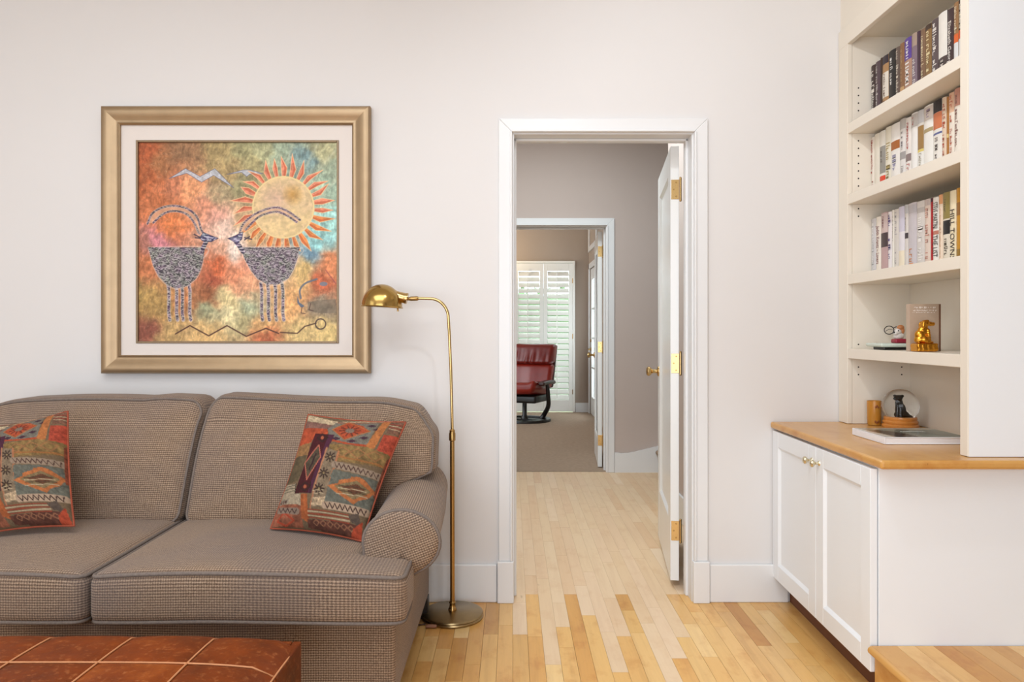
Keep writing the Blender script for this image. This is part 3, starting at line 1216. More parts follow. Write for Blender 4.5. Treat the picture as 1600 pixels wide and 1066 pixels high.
def paint_art(X, Y):
    wx = X + 38 * (fbm(X, Y, 60, 4, 1) - 0.5) * 2
    wy = Y + 38 * (fbm(X, Y, 60, 4, 21) - 0.5) * 2
    blobs = [(190, 200, 158, 62, 26), (200, 300, 172, 74, 32), (250, 250, 148, 84, 44), (340, 195, 132, 88, 56), (450, 190, 150, 126, 76), (560, 190, 142, 138, 92),
             (640, 200, 160, 162, 118), (720, 190, 128, 150, 128), (790, 215, 92, 128, 136), (850, 200, 162, 160, 116), (890, 260, 130, 150, 128), (880, 330, 150, 182, 160),
             (890, 480, 142, 204, 200), (850, 530, 124, 196, 204), (800, 590, 84, 132, 166), (890, 620, 208, 112, 64), (860, 700, 186, 74, 40), (360, 340, 226, 138, 88),
             (300, 330, 186, 98, 64), (250, 420, 190, 90, 44), (300, 470, 214, 102, 46), (250, 530, 194, 104, 122), (200, 550, 160, 90, 78), (190, 620, 186, 94, 50),
             (190, 740, 172, 132, 64), (240, 780, 160, 120, 58), (190, 880, 126, 56, 42), (430, 400, 206, 122, 92), (480, 360, 152, 134, 98), (480, 260, 160, 132, 82),
             (460, 440, 206, 138, 122), (490, 500, 232, 192, 176), (540, 560, 230, 208, 198), (480, 560, 206, 140, 112), (470, 620, 196, 76, 34), (450, 680, 156, 56, 32),
             (530, 650, 222, 124, 84), (570, 700, 232, 150, 108), (590, 620, 220, 132, 104), (420, 740, 140, 68, 34), (500, 750, 210, 186, 126), (480, 790, 220, 204, 150),
             (420, 790, 136, 142, 106), (570, 780, 156, 168, 134), (560, 830, 160, 146, 98), (650, 860, 210, 156, 92), (660, 890, 172, 66, 36), (750, 760, 226, 156, 90),
             (760, 880, 206, 172, 106), (860, 780, 128, 112, 92), (880, 870, 212, 178, 106), (300, 880, 184, 142, 82), (420, 880, 208, 160, 94), (600, 480, 176, 138, 88),
             (560, 330, 130, 124, 84), (590, 250, 152, 140, 92), (780, 650, 206, 164, 92), (700, 600, 200, 150, 110), (340, 620, 190, 110, 80), (330, 760, 176, 96, 50)]
    num = np.zeros(X.shape + (3,))
    den = np.zeros(X.shape)
    for bx, by, r, g, b_ in blobs:
        d2 = (wx - bx) ** 2 + (wy - by) ** 2
        w = 1 / (d2 + 500) ** 2
        num += w[..., None] * np.array([r, g, b_], float)
        den += w
    p = Painter(X, Y)
    p.c = num / den[..., None]
    p.c = p.c * 0.80 + np.array([182, 150, 122]) * 0.20
    p.c = (p.c * 0.88 + p.c.mean(-1, keepdims=True) * 0.12) * np.array([1.10, 1.12, 1.11])
    tex = fbm(X + 20 * fbm(X, Y, 15, 2, 40), Y, 12, 4, 30)
    p.c *= (0.74 + 0.50 * tex)[..., None]
    sc1 = fbm(X + 30 * fbm(X, Y, 40, 2, 41), Y * 0.35 + X * 0.2, 6, 2, 31)
    p.c *= (0.84 + 0.32 * sc1)[..., None]
    cr = np.abs(fbm(X, Y, 26, 4, 50) - 0.5)
    p.put(np.clip(1 - cr / 0.012, 0, 1), (235, 214, 180), 0.28)
    # light beams, upper right
    for (a, b_) in (((700, 320), (745, 170)), ((760, 320), (838, 172)), ((780, 340), (905, 195)), ((800, 420), (910, 300))):
        p.line([a, b_], 9, (206, 206, 178), 0.35, soft=8)
    # mountains
    for pts in ([(285, 300), (345, 263), (400, 293), (455, 263), (525, 335), (450, 288), (405, 314), (350, 280)], [(500, 285), (560, 268), (585, 268), (635, 282), (585, 284), (573, 293), (555, 277)]):
        p.poly(pts, (186, 188, 196), 0.92, 0.25, 4, 8)
        p.line(pts, 2, (96, 92, 112), 0.8, closed=True)
    # sun
    cx, cy = 710, 407
    rng = random.Random(9)
    for i in range(27):
        a = 2 * PI * i / 27 + 0.08
        r0, r1_ = 116, rng.uniform(172, 204)
        tw = a + rng.uniform(-0.10, 0.10)
        w = rng.uniform(0.062, 0.09)
        pt = lambda r, t: (cx + r * math.cos(t), cy + r * math.sin(t))
        q = [pt(r0, a - w * .8), pt(148, a - w * .95), pt(r1_, tw), pt(148, a + w * .95), pt(r0, a + w * .8)]
        low = math.sin(a) > 0.3
        p.poly(q, (216, 136, 78) if low else (222, 138, 108), 1, 0.22, i, 14)
        p.poly([pt(r0, a), pt(148, a), pt(r1_ - 8, tw), pt(146, a + w * .8), pt(r0, a + w * .7)], (184, 84, 54), 0.55)
        p.line(q, 2.2, (238, 198, 150), 0.85, closed=True)
    p.disc(cx, cy, 116, (232, 206, 150))
    d = np.hypot(X - cx, Y - cy)
    k = fbm(X, Y, 50, 4, 77)[..., None]
    col = np.array([228, 200, 142]) * k + np.array([214, 184, 146]) * (1 - k)
    mau = np.clip(1 - np.hypot(X - 685, Y - 375) / 75, 0, 1)[..., None] * 0.8
    col = col * (1 - mau) + np.array([206, 170, 150]) * mau
    gol = np.clip(1 - np.hypot(X - 745, Y - 360) / 45, 0, 1)[..., None] * 0.8
    col = col * (1 - gol) + np.array([178, 130, 60]) * gol
    col *= (0.86 + 0.28 * tex)[..., None]
    m = (d < 111)[..., None]
    p.c = np.where(m, col, p.c)
    # goats

    def goat(body, legs, neck, head, outer, inner, ears, seed):
        horn = smooth_path(outer) + smooth_path(inner)[::-1]
        p.poly(horn, (214, 168, 138), 0.7, 0.2, seed)
        for h in (outer, inner):
            sp_ = smooth_path(h)
            p.line(sp_, 10, (206, 196, 190), 0.5)
            p.speckle(np.clip((4.4 - p.dist(sp_)) / 1.5, 0, 1), (84, 70, 82), (176, 156, 150), 3, seed)
        for lx in legs:
            pl = [(lx - 4, 690), (lx, 720), (lx - 1, 800), (lx + 3, 826)]
            p.line(pl, 15, (222, 210, 200), 0.55, soft=3)
            p.speckle(np.clip((6 - p.dist(pl)) / 1.5, 0, 1), (80, 68, 80), (186, 172, 170), 3, seed + 1)
        p.line(smooth_path(body), 5, (220, 206, 198), 0.45, closed=True, soft=3)
        p.speckle(p.inside(body).astype(float), (74, 66, 72), (176, 168, 166), 2.7, seed + 2)
        p.speckle(np.clip((9 - p.dist(neck)) / 1.5, 0, 1), (60, 52, 72), (190, 178, 184), 6, seed + 3)
        p.speckle(p.inside(head).astype(float), (64, 60, 92), (184, 182, 194), 6, seed + 3)
        p.line(head, 2, (60, 50, 66), 0.8, closed=True)
        for e in ears:
            p.line(e, 5, (70, 58, 70), 0.9)
    goat([(206, 556), (418, 556), (412, 600), (402, 640), (385, 672), (350, 700), (310, 710), (275, 695), (245, 665), (225, 625)], (284, 313, 334, 362),
         [(410, 560), (422, 535), (425, 520)], [(398, 520), (412, 500), (440, 512), (468, 522), (440, 536), (408, 532)],
         [(204, 468), (222, 430), (262, 407), (310, 402), (355, 414), (388, 443), (402, 485), (412, 505)], [(226, 464), (262, 432), (300, 421), (345, 430), (375, 460), (396, 505)],
         [[(378, 508), (398, 518)], [(382, 520), (400, 522)]], 100)
    goat([(548, 556), (772, 556), (762, 600), (748, 640), (728, 672), (690, 694), (650, 694), (615, 674), (588, 640), (566, 600)], (630, 655, 682, 709),
         [(560, 572), (542, 545), (530, 530)], [(503, 523), (528, 514), (560, 498), (556, 525), (540, 540), (522, 533)],
         [(545, 512), (560, 470), (600, 435), (650, 413), (690, 408), (730, 424), (772, 454)], [(570, 490), (620, 442), (680, 424), (720, 436), (760, 462)],
         [[(566, 520), (592, 526)], [(566, 528), (584, 516)]], 200)
    # dark zigzags
    p.line([(308, 878), (362, 847), (432, 885), (500, 847), (572, 887), (645, 857), (692, 876)], 5, (84, 54, 46), 0.9)
    p.line([(700, 872), (762, 876), (790, 850), (832, 838)], 5, (84, 60, 50), 0.85)
    p.line([(849 + 19 * math.cos(t), 841 + 19 * math.sin(t)) for t in np.linspace(0, 2 * PI, 24)], 5, (78, 62, 58), 0.9)
    # small curled animal, lower right
    p.poly([(800, 760), (850, 752), (905, 748), (911, 800), (840, 800), (800, 790)], (120, 108, 92), 0.7, 0.3, 8)
    p.line(smooth_path([(775, 745), (772, 715), (792, 690), (835, 674)]), 7, (104, 110, 122), 0.9)
    p.poly([(762, 735), (770, 760), (790, 775), (776, 780), (762, 762)], (90, 104, 126), 0.9)
    p.disc(860, 692, 15, (120, 126, 138), 0.9, 8)
    p.line([(780, 778), (776, 800), (792, 803)], 3, (84, 60, 56), 0.9)
    p.line([(812, 765), (806, 788), (822, 792)], 3, (84, 60, 56), 0.9)
    p.line([(868, 640), (905, 690)], 3, (130, 50, 80), 0.6)
    return p.c


def color_mesh(name, verts, nu, nv, cols, m, parent, extra=None, smooth=True):
    """grid mesh nu x nv (row major) with colours per vertex"""
    me = bpy.data.meshes.new(name)
    idx = np.arange(nu * nv).reshape(nv, nu)
    q = np.stack([idx[:-1, :-1], idx[:-1, 1:], idx[1:, 1:], idx[1:, :-1]], -1).reshape(-1, 4)
    faces = q
    if extra is not None:
        faces = np.concatenate([q, extra])
    me.vertices.add(len(verts))
    me.vertices.foreach_set('co', np.asarray(verts, np.float32).ravel())
    me.loops.add(faces.size)
    me.loops.foreach_set('vertex_index', faces.ravel().astype(np.int32))
    me.polygons.add(len(faces))
    me.polygons.foreach_set('loop_start', np.arange(0, faces.size, 4, dtype=np.int32))
    me.update(calc_edges=True)
    a = me.color_attributes.new('Col', 'FLOAT_COLOR', 'POINT')
    c4 = np.ones((len(verts), 4), np.float32)
    c4[:, :3] = slin(np.clip(cols, 0, 255)).reshape(-1, 3)
    a.data.foreach_set('color', c4.ravel())
    if smooth:
        me.polygons.foreach_set('use_smooth', [True] * len(faces))
    me.materials.append(m)
    me.update()
    o = bpy.data.objects.new(name, me)
    COL.objects.link(o)
    o.parent = parent
    ORG[o.name] = ORG[parent.name]
    return o


# ------------------------------------------------------------------ framed picture
PY = 3.165


def fx(px):
    return (px - CX) * PY / FPX


def fz(py):
    return CAMH - (py - CY) * PY / FPX


pic = thing('framed_picture', 'square framed painting of two goats and a sun above the sofa', 'picture', (fx(366), WY, fz(375)))
A0, A1, B0, B1 = fx(155.5), fx(577.5), fz(584), fz(164.5)
fw = 0.079
prof = [(0, 0.0), (0, 0.030), (0.006, 0.040), (0.016, 0.043), (0.030, 0.040), (0.046, 0.033), (0.060, 0.026), (0.068, 0.025), (0.074, 0.028), (fw, 0.024), (fw, 0.0)]
yw = WY - 0.002
corners = [((A0, B0), (1, 1)), ((A1, B0), (-1, 1)), ((A1, B1), (-1, -1)), ((A0, B1), (1, -1))]
for i in range(4):
    (c0, d0), (c1, d1_) = corners[i], corners[(i + 1) % 4]
    vs = []
    for (cc, dd) in ((c0, d0), (c1, d1_)):
        vs += [(cc[0] + dd[0] * s, yw - h, cc[1] + dd[1] * s) for s, h in prof]
    n = len(prof)
    fs = [(k, n + k, n + k + 1, k + 1) for k in range(n - 1)] + [tuple(range(n)), tuple(range(2 * n - 1, n - 1, -1)), (0, n - 1, 2 * n - 1, n)]
    b = MB()
    b.add(vs, fs)
    b.build('frame_rail', M['frame_gold'], pic, smooth=True)
I0, I1, J0, J1 = A0 + fw, A1 - fw, B0 + fw, B1 - fw
a0, a1, b0_, b1_ = fx(211), fx(524), fz(533.5), fz(220)
g = 0.009
b = MB()
for (x0, x1, z0, z1) in ((I0 - .003, a0 - g + .002, J0 - .003, J1 + .003), (a1 + g - .002, I1 + .003, J0 - .003, J1 + .003), (a0 - g + .002, a1 + g - .002, J0 - .003, b0_ - g + .002), (a0 - g + .002, a1 + g - .002, b1_ + g - .002, J1 + .003)):
    b.box(x0, x1, yw - 0.014, yw - 0.010, z0, z1)
b.build('mat_board', M['mat_board'], pic)
fl_ = MB()
for (x0, x1, z0, z1) in ((a0 - g, a0, b0_ - g, b1_ + g), (a1, a1 + g, b0_ - g, b1_ + g), (a0, a1, b0_ - g, b0_), (a0, a1, b1_, b1_ + g)):
    fl_.box(x0, x1, yw - 0.019, yw - 0.006, z0, z1)
fl_.build('fillet', M['fillet'], pic, bevel=0.002)
MB().box(I0 - .01, I1 + .01, yw - 0.006, yw, J0 - .01, J1 + .01).build('backing_board', M['mat_board'], pic)
N = 520
u, v = np.meshgrid(np.linspace(0, 1, N), np.linspace(0, 1, N))
Xa, Ya = 172 + u * 739, 905 - v * 738
cols = paint_art(Xa, Ya)
vv = np.stack([a0 + u * (a1 - a0), np.full_like(u, yw - 0.0075), b0_ + v * (b1_ - b0_)], -1).reshape(-1, 3) - np.array(ORG[pic.name])
M['art'] = attr_mat('painted_canvas', 0.55, 0.5, 220)
color_mesh('painted_canvas', vv, N, N, cols, M['art'], pic)


# ------------------------------------------------------------------ throw pillows
def paint_pillow(X, Y):
    p = Painter(X, Y)
    base = fbm(X, Y, 90, 4, 3)[..., None]
    p.c = np.array([150, 116, 80]) * base + np.array([122, 98, 70]) * (1 - base)
    cream, red, org, gry, dk, mar = (216, 186, 142), (202, 78, 40), (208, 118, 56), (132, 122, 106), (58, 36, 30), (88, 28, 32)
    nz = 0.18
    p.poly([(300, 300), (345, 300), (320, 430), (170, 440), (215, 300)], (178, 124, 70), 1, nz)
    p.poly([(190, 400), (320, 400), (250, 600), (110, 610)], (112, 92, 62), 1, nz)
    p.poly([(245, 160), (505, 180), (480, 240), (385, 225), (350, 300), (205, 310)], red, 1, 0.3, 5, 40)
    p.poly([(285, 110), (530, 140), (500, 185), (260, 165)], (150, 100, 84), 1, nz)
    p.poly([(295, 50), (560, 110), (940, 70), (935, 112), (540, 150), (290, 108)], cream, 1, 0.3, 6, 12)
    p.poly([(480, 185), (560, 110), (890, 108), (810, 335), (520, 300)], gry, 1, nz)
    p.line([(560, 120), (930, 108)], 12, (176, 110, 76))
    p.poly([(525, 190), (645, 112), (760, 150), (825, 205), (730, 235), (630, 285)], red, 1, 0.2)
    p.line([(525, 190), (645, 112), (825, 205), (630, 285)], 8, org, 0.9, closed=True)
    for i in range(10):
        a = 2 * PI * i / 10
        p.line([(665 + 38 * math.cos(a), 200 + 26 * math.sin(a)), (665 + 84 * math.cos(a), 200 + 52 * math.sin(a))], 12, (120, 52, 34), 0.8)
    p.disc(665, 200, 36, (146, 120, 100), 1, 24)
    for (x, y) in ((560, 275), (690, 298), (780, 268), (830, 150), (880, 190)):
        p.poly([(x - 40, y), (x, y - 16), (x + 40, y), (x, y + 16)], (76, 40, 58), 0.9)
    p.line([(525, 290), (660, 320), (810, 340)], 16, red)
    p.poly([(925, 84), (980, 88), (865, 360), (798, 348)], org, 1, 0.2)
    p.poly([(980, 88), (1075, 110), (1060, 235), (945, 225)], (140, 92, 68), 1, 0.3, 9, 16)
    for i in range(4):
        p.line([(965, 130 + i * 16), (1060, 150 + i * 16)], 6, cream if i % 2 else (170, 56, 36))
    p.poly([(930, 235), (1050, 245), (990, 400), (880, 370)], (214, 78, 50), 1, 0.25)
    p.poly([(500, 320), (800, 345), (990, 400), (930, 500), (570, 470)], (152, 116, 62), 1, 0.35, 12, 30)
    for x in (620, 740, 870):
        p.line([(x - 60, 380 + (x - 620) * .12), (x, 350 + (x - 620) * .12), (x + 60, 385 + (x - 620) * .12), (x, 430 + (x - 620) * .12)], 9, (190, 120, 70), 0.8, closed=True)
    p.line([(520, 420), (950, 490)], 14, (196, 112, 50), 0.7)
    # maroon column with lozenge
    p.poly([(380, 222), (548, 238), (372, 712), (228, 694)], mar, 1, 0.15)
    p.poly([(500, 235), (548, 238), (372, 712), (345, 705)], (92, 40, 66), 0.9)
    loz = [(420, 325), (442, 430), (332, 600), (303, 465)]
    p.poly(loz, (92, 76, 56), 1, 0.3)
    p.line(loz, 9, (212, 110, 82), closed=True)
    p.line([(400, 400), (350, 520)], 14, (60, 30, 36), 0.8)
    for (x, y) in ((445, 265), (320, 655)):
        p.line([(x - 45, y), (x, y - 34), (x + 45, y), (x, y + 34)], 10, dk, closed=True)
        p.disc(x, y, 14, (200, 100, 60))
    for x in (235, 262, 370):
        p.line([(x, 620), (x - 4, 705)], 7, dk)
    # star column
    p.poly([(490, 355), (590, 390), (482, 812), (362, 812)], (150, 124, 94), 1, nz)
    p.line([(490, 355), (362, 812)], 14, (204, 130, 88))
    p.line([(590, 390), (482, 812)], 16, (204, 122, 76))
    for (x, y) in ((522, 430), (476, 560), (440, 680)):
        for i in range(4):
            a = PI * i / 4
            p.line([(x - 40 * math.cos(a), y - 40 * math.sin(a)), (x + 40 * math.cos(a), y + 40 * math.sin(a))], 12, (74, 52, 40))
        p.disc(x, y, 9, (170, 140, 90))
    p.line([(390, 690), (475, 690)], 5, cream)
    p.line([(390, 712), (475, 712)], 5, cream)
    p.poly([(380, 740), (490, 740), (475, 800), (370, 800)], (206, 172, 130), 1, 0.4, 2, 14)
    # zig-zag bands

    def zig(a, b, h, n, col, bg):
        ax, ay = a
        bx, by = b
        p.line([a, b], h * 2.3, bg)
        pts = []
        for i in range(n * 2 + 1):
            t = i / (n * 2)
            s = h * 0.8 if i % 2 else -h * 0.8
            pts.append((ax + (bx - ax) * t, ay + (by - ay) * t + s))
        p.line(pts, 7, col)
    zig((562, 495), (895, 570), 24, 9, (92, 58, 48), (176, 146, 118))
    p.poly([(550, 530), (885, 600), (842, 825), (478, 785)], (116, 114, 98), 1, 0.2)
    st_ = [(505, 655), (590, 640), (600, 615), (680, 605), (700, 588), (760, 590), (800, 610), (870, 690), (810, 740), (740, 765), (705, 792), (640, 750), (560, 700)]
    p.poly(st_, (212, 116, 56), 1, 0.15)
    p.poly([(560, 660), (640, 640), (740, 618), (838, 690), (770, 730), (706, 758), (620, 705)], (150, 122, 78), 1, 0.2)
    p.poly([(620, 665), (740, 642), (800, 688), (710, 725)], (120, 70, 44), 1, 0.2)
    for i in range(4):
        p.line([(600 - i * 6, 655 + i * 20), (800 + i * 4, 672 + i * 20)], 6, cream if i % 2 else (90, 66, 46))
    zig((482, 800), (800, 840), 24, 8, (78, 46, 40), (206, 170, 136))
    # left bottom
    p.poly([(110, 612), (232, 620), (228, 694), (300, 712), (290, 795), (72, 755)], (190, 166, 132), 1, 0.2, 3, 14)
    for i in range(3):
        p.line([(120, 628 + i * 22), (235, 632 + i * 22)], 6, (110, 96, 74))
    p.poly([(55, 745), (290, 790), (290, 945), (15, 905)], (168, 92, 62), 1, 0.4, 6, 34)
    p.line([(80, 880), (140, 825), (220, 890), (150, 920)], 14, (204, 74, 42), closed=True)
    zig((80, 745), (160, 745), 16, 4, (96, 62, 50), (176, 156, 130))
    zig((90, 800), (250, 830), 20, 4, (80, 52, 46), (160, 130, 108))
    p.poly([(285, 708), (340, 712), (345, 925), (285, 880)], (196, 98, 46), 1, 0.2)
    for i in range(5):
        p.line([(340, 822 + i * 14), (670, 868 + i * 14)], 7.5, cream if i % 2 else (176, 66, 40))
    p.poly([(330, 890), (750, 935), (740, 1045), (330, 950)], (112, 62, 46), 1, 0.3, 8, 26)
    for i in range(6):
        x = 400 + i * 55
        p.line([(x - 24, 915 + i * 8), (x, 898 + i * 8), (x + 24, 918 + i * 8), (x, 938 + i * 8)], 7, (176, 112, 76), closed=True)
    p.poly([(660, 870), (740, 850), (760, 940), (690, 920)], (104, 84, 70), 1, 0.2)
    p.poly([(690, 960), (770, 900), (745, 1045), (660, 1030)], (206, 74, 40), 1, 0.2)
    p.poly([(950, 430), (1000, 400), (880, 740), (850, 720)], (150, 70, 44), 1, 0.35, 8, 18)
    p.c *= (0.86 + 0.28 * fbm(X, Y, 7, 2, 60))[..., None]
    g_ = p.c.mean(-1, keepdims=True)
    return (p.c * 0.84 + g_ * 0.16) * 0.80


M['kilim'] = attr_mat('kilim_weave', 0.9, 0.5, 500)
QT = np.array([(295, 45), (1080, 110), (752, 1030), (20, 915)], float)


def pillow(name, label, corners, thick, group):
    """corners: TL, TR, BR, BL in the world"""
    C = [np.array(c, float) for c in corners]
    cen = sum(C) / 4
    t = thing(name, label, 'pillow', tuple(cen), group=group)
    n = 150
    u, v = np.meshgrid(np.linspace(0, 1, n), np.linspace(0, 1, n))
    pu, pv = u * 2 - 1, v * 2 - 1
    # concave edges, pointed corners
    uu = 0.5 + 0.5 * pu * (1 - 0.05 * (1 - pv ** 2))
    vv_ = 0.5 + 0.5 * pv * (1 - 0.05 * (1 - pu ** 2))
    W4 = [(1 - uu) * (1 - vv_), uu * (1 - vv_), uu * vv_, (1 - uu) * vv_]
    pos = sum(w[..., None] * c for w, c in zip(W4, C))
    nor = np.cross(C[1] - C[0], C[3] - C[0])
    nor /= np.linalg.norm(nor)
    if nor[1] > 0:
        nor = -nor
    prof_ = np.sqrt(np.clip((1 - pu ** 4) * (1 - pv ** 4), 0, 1)) * (0.55 + 0.45 * (1 - pu ** 2) * (1 - pv ** 2))
    wr = 0.005 * (fbm(u * 100, v * 100, 22, 3, 5) - 0.5) * 2
    front = pos + nor * ((thick * prof_ + wr * prof_))[..., None]
    back = pos - nor * (thick * 0.5 * prof_)[..., None]
    W0 = [(1 - u) * (1 - v), u * (1 - v), u * v, (1 - u) * v]
    cr = sum(w[..., None] * q for w, q in zip(W0, QT))
    cf = paint_pillow(cr[..., 0], cr[..., 1])
    o = color_mesh('front_cover', front.reshape(-1, 3) - cen, n, n, cf, M['kilim'], t)
    cb = np.zeros_like(cf) + np.array([126, 62, 42])
    idx = np.arange(n * n).reshape(n, n)[:, ::-1]
    color_mesh('back_cover', (back[:, ::-1]).reshape(-1, 3) - cen, n, n, cb, M['kilim'], t)
    s = list(range(0, n, 6)) + [n - 1]
    edge = [pos[0, i] for i in s] + [pos[i, -1] for i in s[1:]] + [pos[-1, i] for i in s[::-1][1:]] + [pos[i, 0] for i in s[::-1][1:-1]]
    b = MB().tube([Vector(e) for e in edge], 0.004, 6, closed=True)
    b.build('piping', M['kilim_pipe'], t, smooth='all')
    return t


M['kilim_pipe'] = mat('kilim_piping', (150, 70, 46), 0.9, vary=0.4, scale=80)


def pt(px, py, Y):
    return tuple(P(px, py, Y))


pillow('throw_pillow', 'patterned rust and olive kilim pillow leaning against the right sofa arm',
       [pt(482, 648, 2.68), pt(634, 660, 2.66), pt(566, 846, 2.44), pt(423, 826, 2.51)], 0.085, None)
pillow('throw_pillow', 'patterned kilim pillow against the left back cushion, far from the lamp',
       [pt(-24, 670, 2.62), pt(106, 643, 2.64), pt(116, 822, 2.46), pt(-34, 836, 2.42)], 0.085, None)

# ================================================================== OTTOMAN
OR_, OBk, OP = -0.519, 1.815, 0.196
NXP, NYP = 5, 4
OXL, OYF = OR_ - NXP * OP, OBk - NYP * OP
ot = thing('leather_ottoman', 'brown patchwork leather ottoman in front of the sofa', 'ottoman', ((OR_ + OXL) / 2, (OBk + OYF) / 2, 0))
k = NT('patch_leather')
pos = k.n('ShaderNodeNewGeometry').outputs['Position']
rnd = k.n('ShaderNodeObjectInfo').outputs['Random']
n1 = k.noise(pos, 9, 6, 0.65)
n2 = k.noise(pos, 70, 4, 0.6)
c = k.ramp(k.math('ADD', k.math('MULTIPLY', n1, 0.75), k.math('MULTIPLY', rnd, 0.25)), [(0.25, lin((78, 30, 4))), (0.55, lin((124, 54, 10))), (0.85, lin((172, 92, 34)))])
c = k.mix(k.math('MULTIPLY', k.math('MAXIMUM', k.math('SUBTRACT', n2, 0.55), 0.0), 1.6), c, lin((206, 132, 78)))
k.l(c, k.b.inputs['Base Color'])
k.l(k.math('ADD', k.math('MULTIPLY', n1, 0.3), 0.34), k.b.inputs['Roughness'])
k.b.inputs['Specular IOR Level'].default_value = 0.16
k.bump(k.math('ADD', n2, n1), 0.25, 0.002)
M['leather'] = k.m
M['seam'] = mat('leather_seam', (198, 134, 88), 0.6, vary=0.15, scale=60)
OCX, OCY, OHX, OHY = (OR_ + OXL) / 2, (OBk + OYF) / 2, (OR_ - OXL) / 2, (OBk - OYF) / 2


def otop(x, y):
    a, b_ = abs((x - OCX) / OHX), abs((y - OCY) / OHY)
    return 0.455 - 0.018 * a ** 4 - 0.014 * b_ ** 4 - 0.016 * sm(0.93, 1.0, a) - 0.016 * sm(0.92, 1.0, b_)


for i in range(NXP):
    for j in range(NYP):
        x0, x1 = OXL + i * OP, OXL + (i + 1) * OP
        y0, y1 = OYF + j * OP, OYF + (j + 1) * OP
        e = 0.001
        n = 9
        ts = [0, .02, .08, .25, .5, .75, .92, .98, 1]
        vs, fs = [], []
        for tv in ts:
            for tu in ts:
                x, yy = x0 + e + (x1 - x0 - 2 * e) * tu, y0 + e + (y1 - y0 - 2 * e) * tv
                puff = 0.006 * min(1, (1 - (2 * tu - 1) ** 8)) * min(1, (1 - (2 * tv - 1) ** 8))
                vs.append((x, yy, otop(x, yy) - 0.006 + puff))
        for a in range(n - 1):
            for d in range(n - 1):
                fs.append((a * n + d, a * n + d + 1, (a + 1) * n + d + 1, (a + 1) * n + d))
        ring = [d for d in range(n)] + [a * n + n - 1 for a in range(1, n)] + [(n - 1) * n + d for d in range(n - 2, -1, -1)] + [a * n for a in range(n - 2, 0, -1)]
        m0 = len(vs)
        for q in ring:
            vs.append((vs[q][0], vs[q][1], vs[q][2] - 0.022))
        for q in range(len(ring)):
            q2 = (q + 1) % len(ring)
            fs.append((ring[q], m0 + q, m0 + q2, ring[q2]))
        fs.append(tuple(m0 + q for q in range(len(ring)))[::-1])
        b = MB()
        b.add(vs, fs)
        b.build('leather_panel', M['leather'], ot, smooth=True)
b = MB()
for i in range(0, NXP + 1):
    x = OXL + i * OP
    xx = max(OXL + .004, min(OR_ - .004, x))
    b.tube([(xx, OYF + .004 + (OBk - OYF - .008) * s / 16, otop(xx, OYF + .004 + (OBk - OYF - .008) * s / 16) - 0.0038) for s in range(17)], 0.0023, 6)
for j in range(0, NYP + 1):
    yy = max(OYF + .004, min(OBk - .004, OYF + j * OP))
    b.tube([(OXL + .004 + (OR_ - OXL - .008) * s / 20, yy, otop(OXL + .004 + (OR_ - OXL - .008) * s / 20, yy) - 0.0038) for s in range(21)], 0.0023, 6)
b.build('seam_piping', M['seam'], ot, smooth='all', label='pale tan stitched seam')
# sides
for (ax, a, s0, s1, nn) in (('x', OR_, OYF, OBk, NYP), ('x', OXL, OYF, OBk, NYP), ('y', OBk, OXL, OR_, NXP), ('y', OYF, OXL, OR_, NXP)):
    sg = 1 if a in (OR_, OBk) else -1
    for q in range(nn):
        c0, c1 = s0 + (s1 - s0) * q / nn + .0008, s0 + (s1 - s0) * (q + 1) / nn - .0008
        z1 = 0.415
        if ax == 'x':
            MB().box(min(a, a - sg * .02), max(a, a - sg * .02), c0, c1, 0.07, z1).build('side_panel', M['leather'], ot, bevel=0.003)
        else:
            MB().box(c0 + (.021 if q == 0 else 0), c1 - (.021 if q == nn - 1 else 0), min(a, a - sg * .02), max(a, a - sg * .02), 0.07, z1).build('side_panel', M['leather'], ot, bevel=0.003)
MB().box(OXL + .021, OR_ - .021, OYF + .021, OBk - .021, 0.06, 0.40).build('core', M['dark'], ot)
for x in (OXL + .06, OR_ - .06):
    for yy in (OYF + .06, OBk - .06):
        MB().lathe([(0.018, 0), (0.028, 0.07)], (x, yy, 0), 12).build('leg', M['black'], ot)

# ================================================================== FLOOR LAMP
LYp = 3.035
lx = (707 - CX) * LYp / FPX
lp = thing('floor_lamp', 'antique brass pharmacy floor lamp between the sofa and the doorway', 'lamp', (lx, LYp, 0))
M['base_brass'] = mat('aged_brass_base', (158, 136, 98), 0.28, 1.0, vary=0.25, scale=18)
MB().lathe([(0.112, 0.0), (0.126, 0.002), (0.128, 0.007), (0.124, 0.012), (0.127, 0.016), (0.125, 0.021), (0.118, 0.024), (0.02, 0.027), (0.016, 0.028), (0.0, 0.028)], (lx, LYp, 0), 56).build('base', M['base_brass'], lp, smooth=True)
MB().lathe([(0.017, 0.026), (0.018, 0.034), (0.013, 0.042), (0.0115, 0.055), (0.0145, 0.060), (0.011, 0.066)], (lx, LYp, 0), 24).build('base_ferrule', M['ant_brass'], lp, smooth=True)


def zpx(py):
    return CAMH - (py - CY) * LYp / FPX


def xpx(px):
    return (px - CX) * LYp / FPX


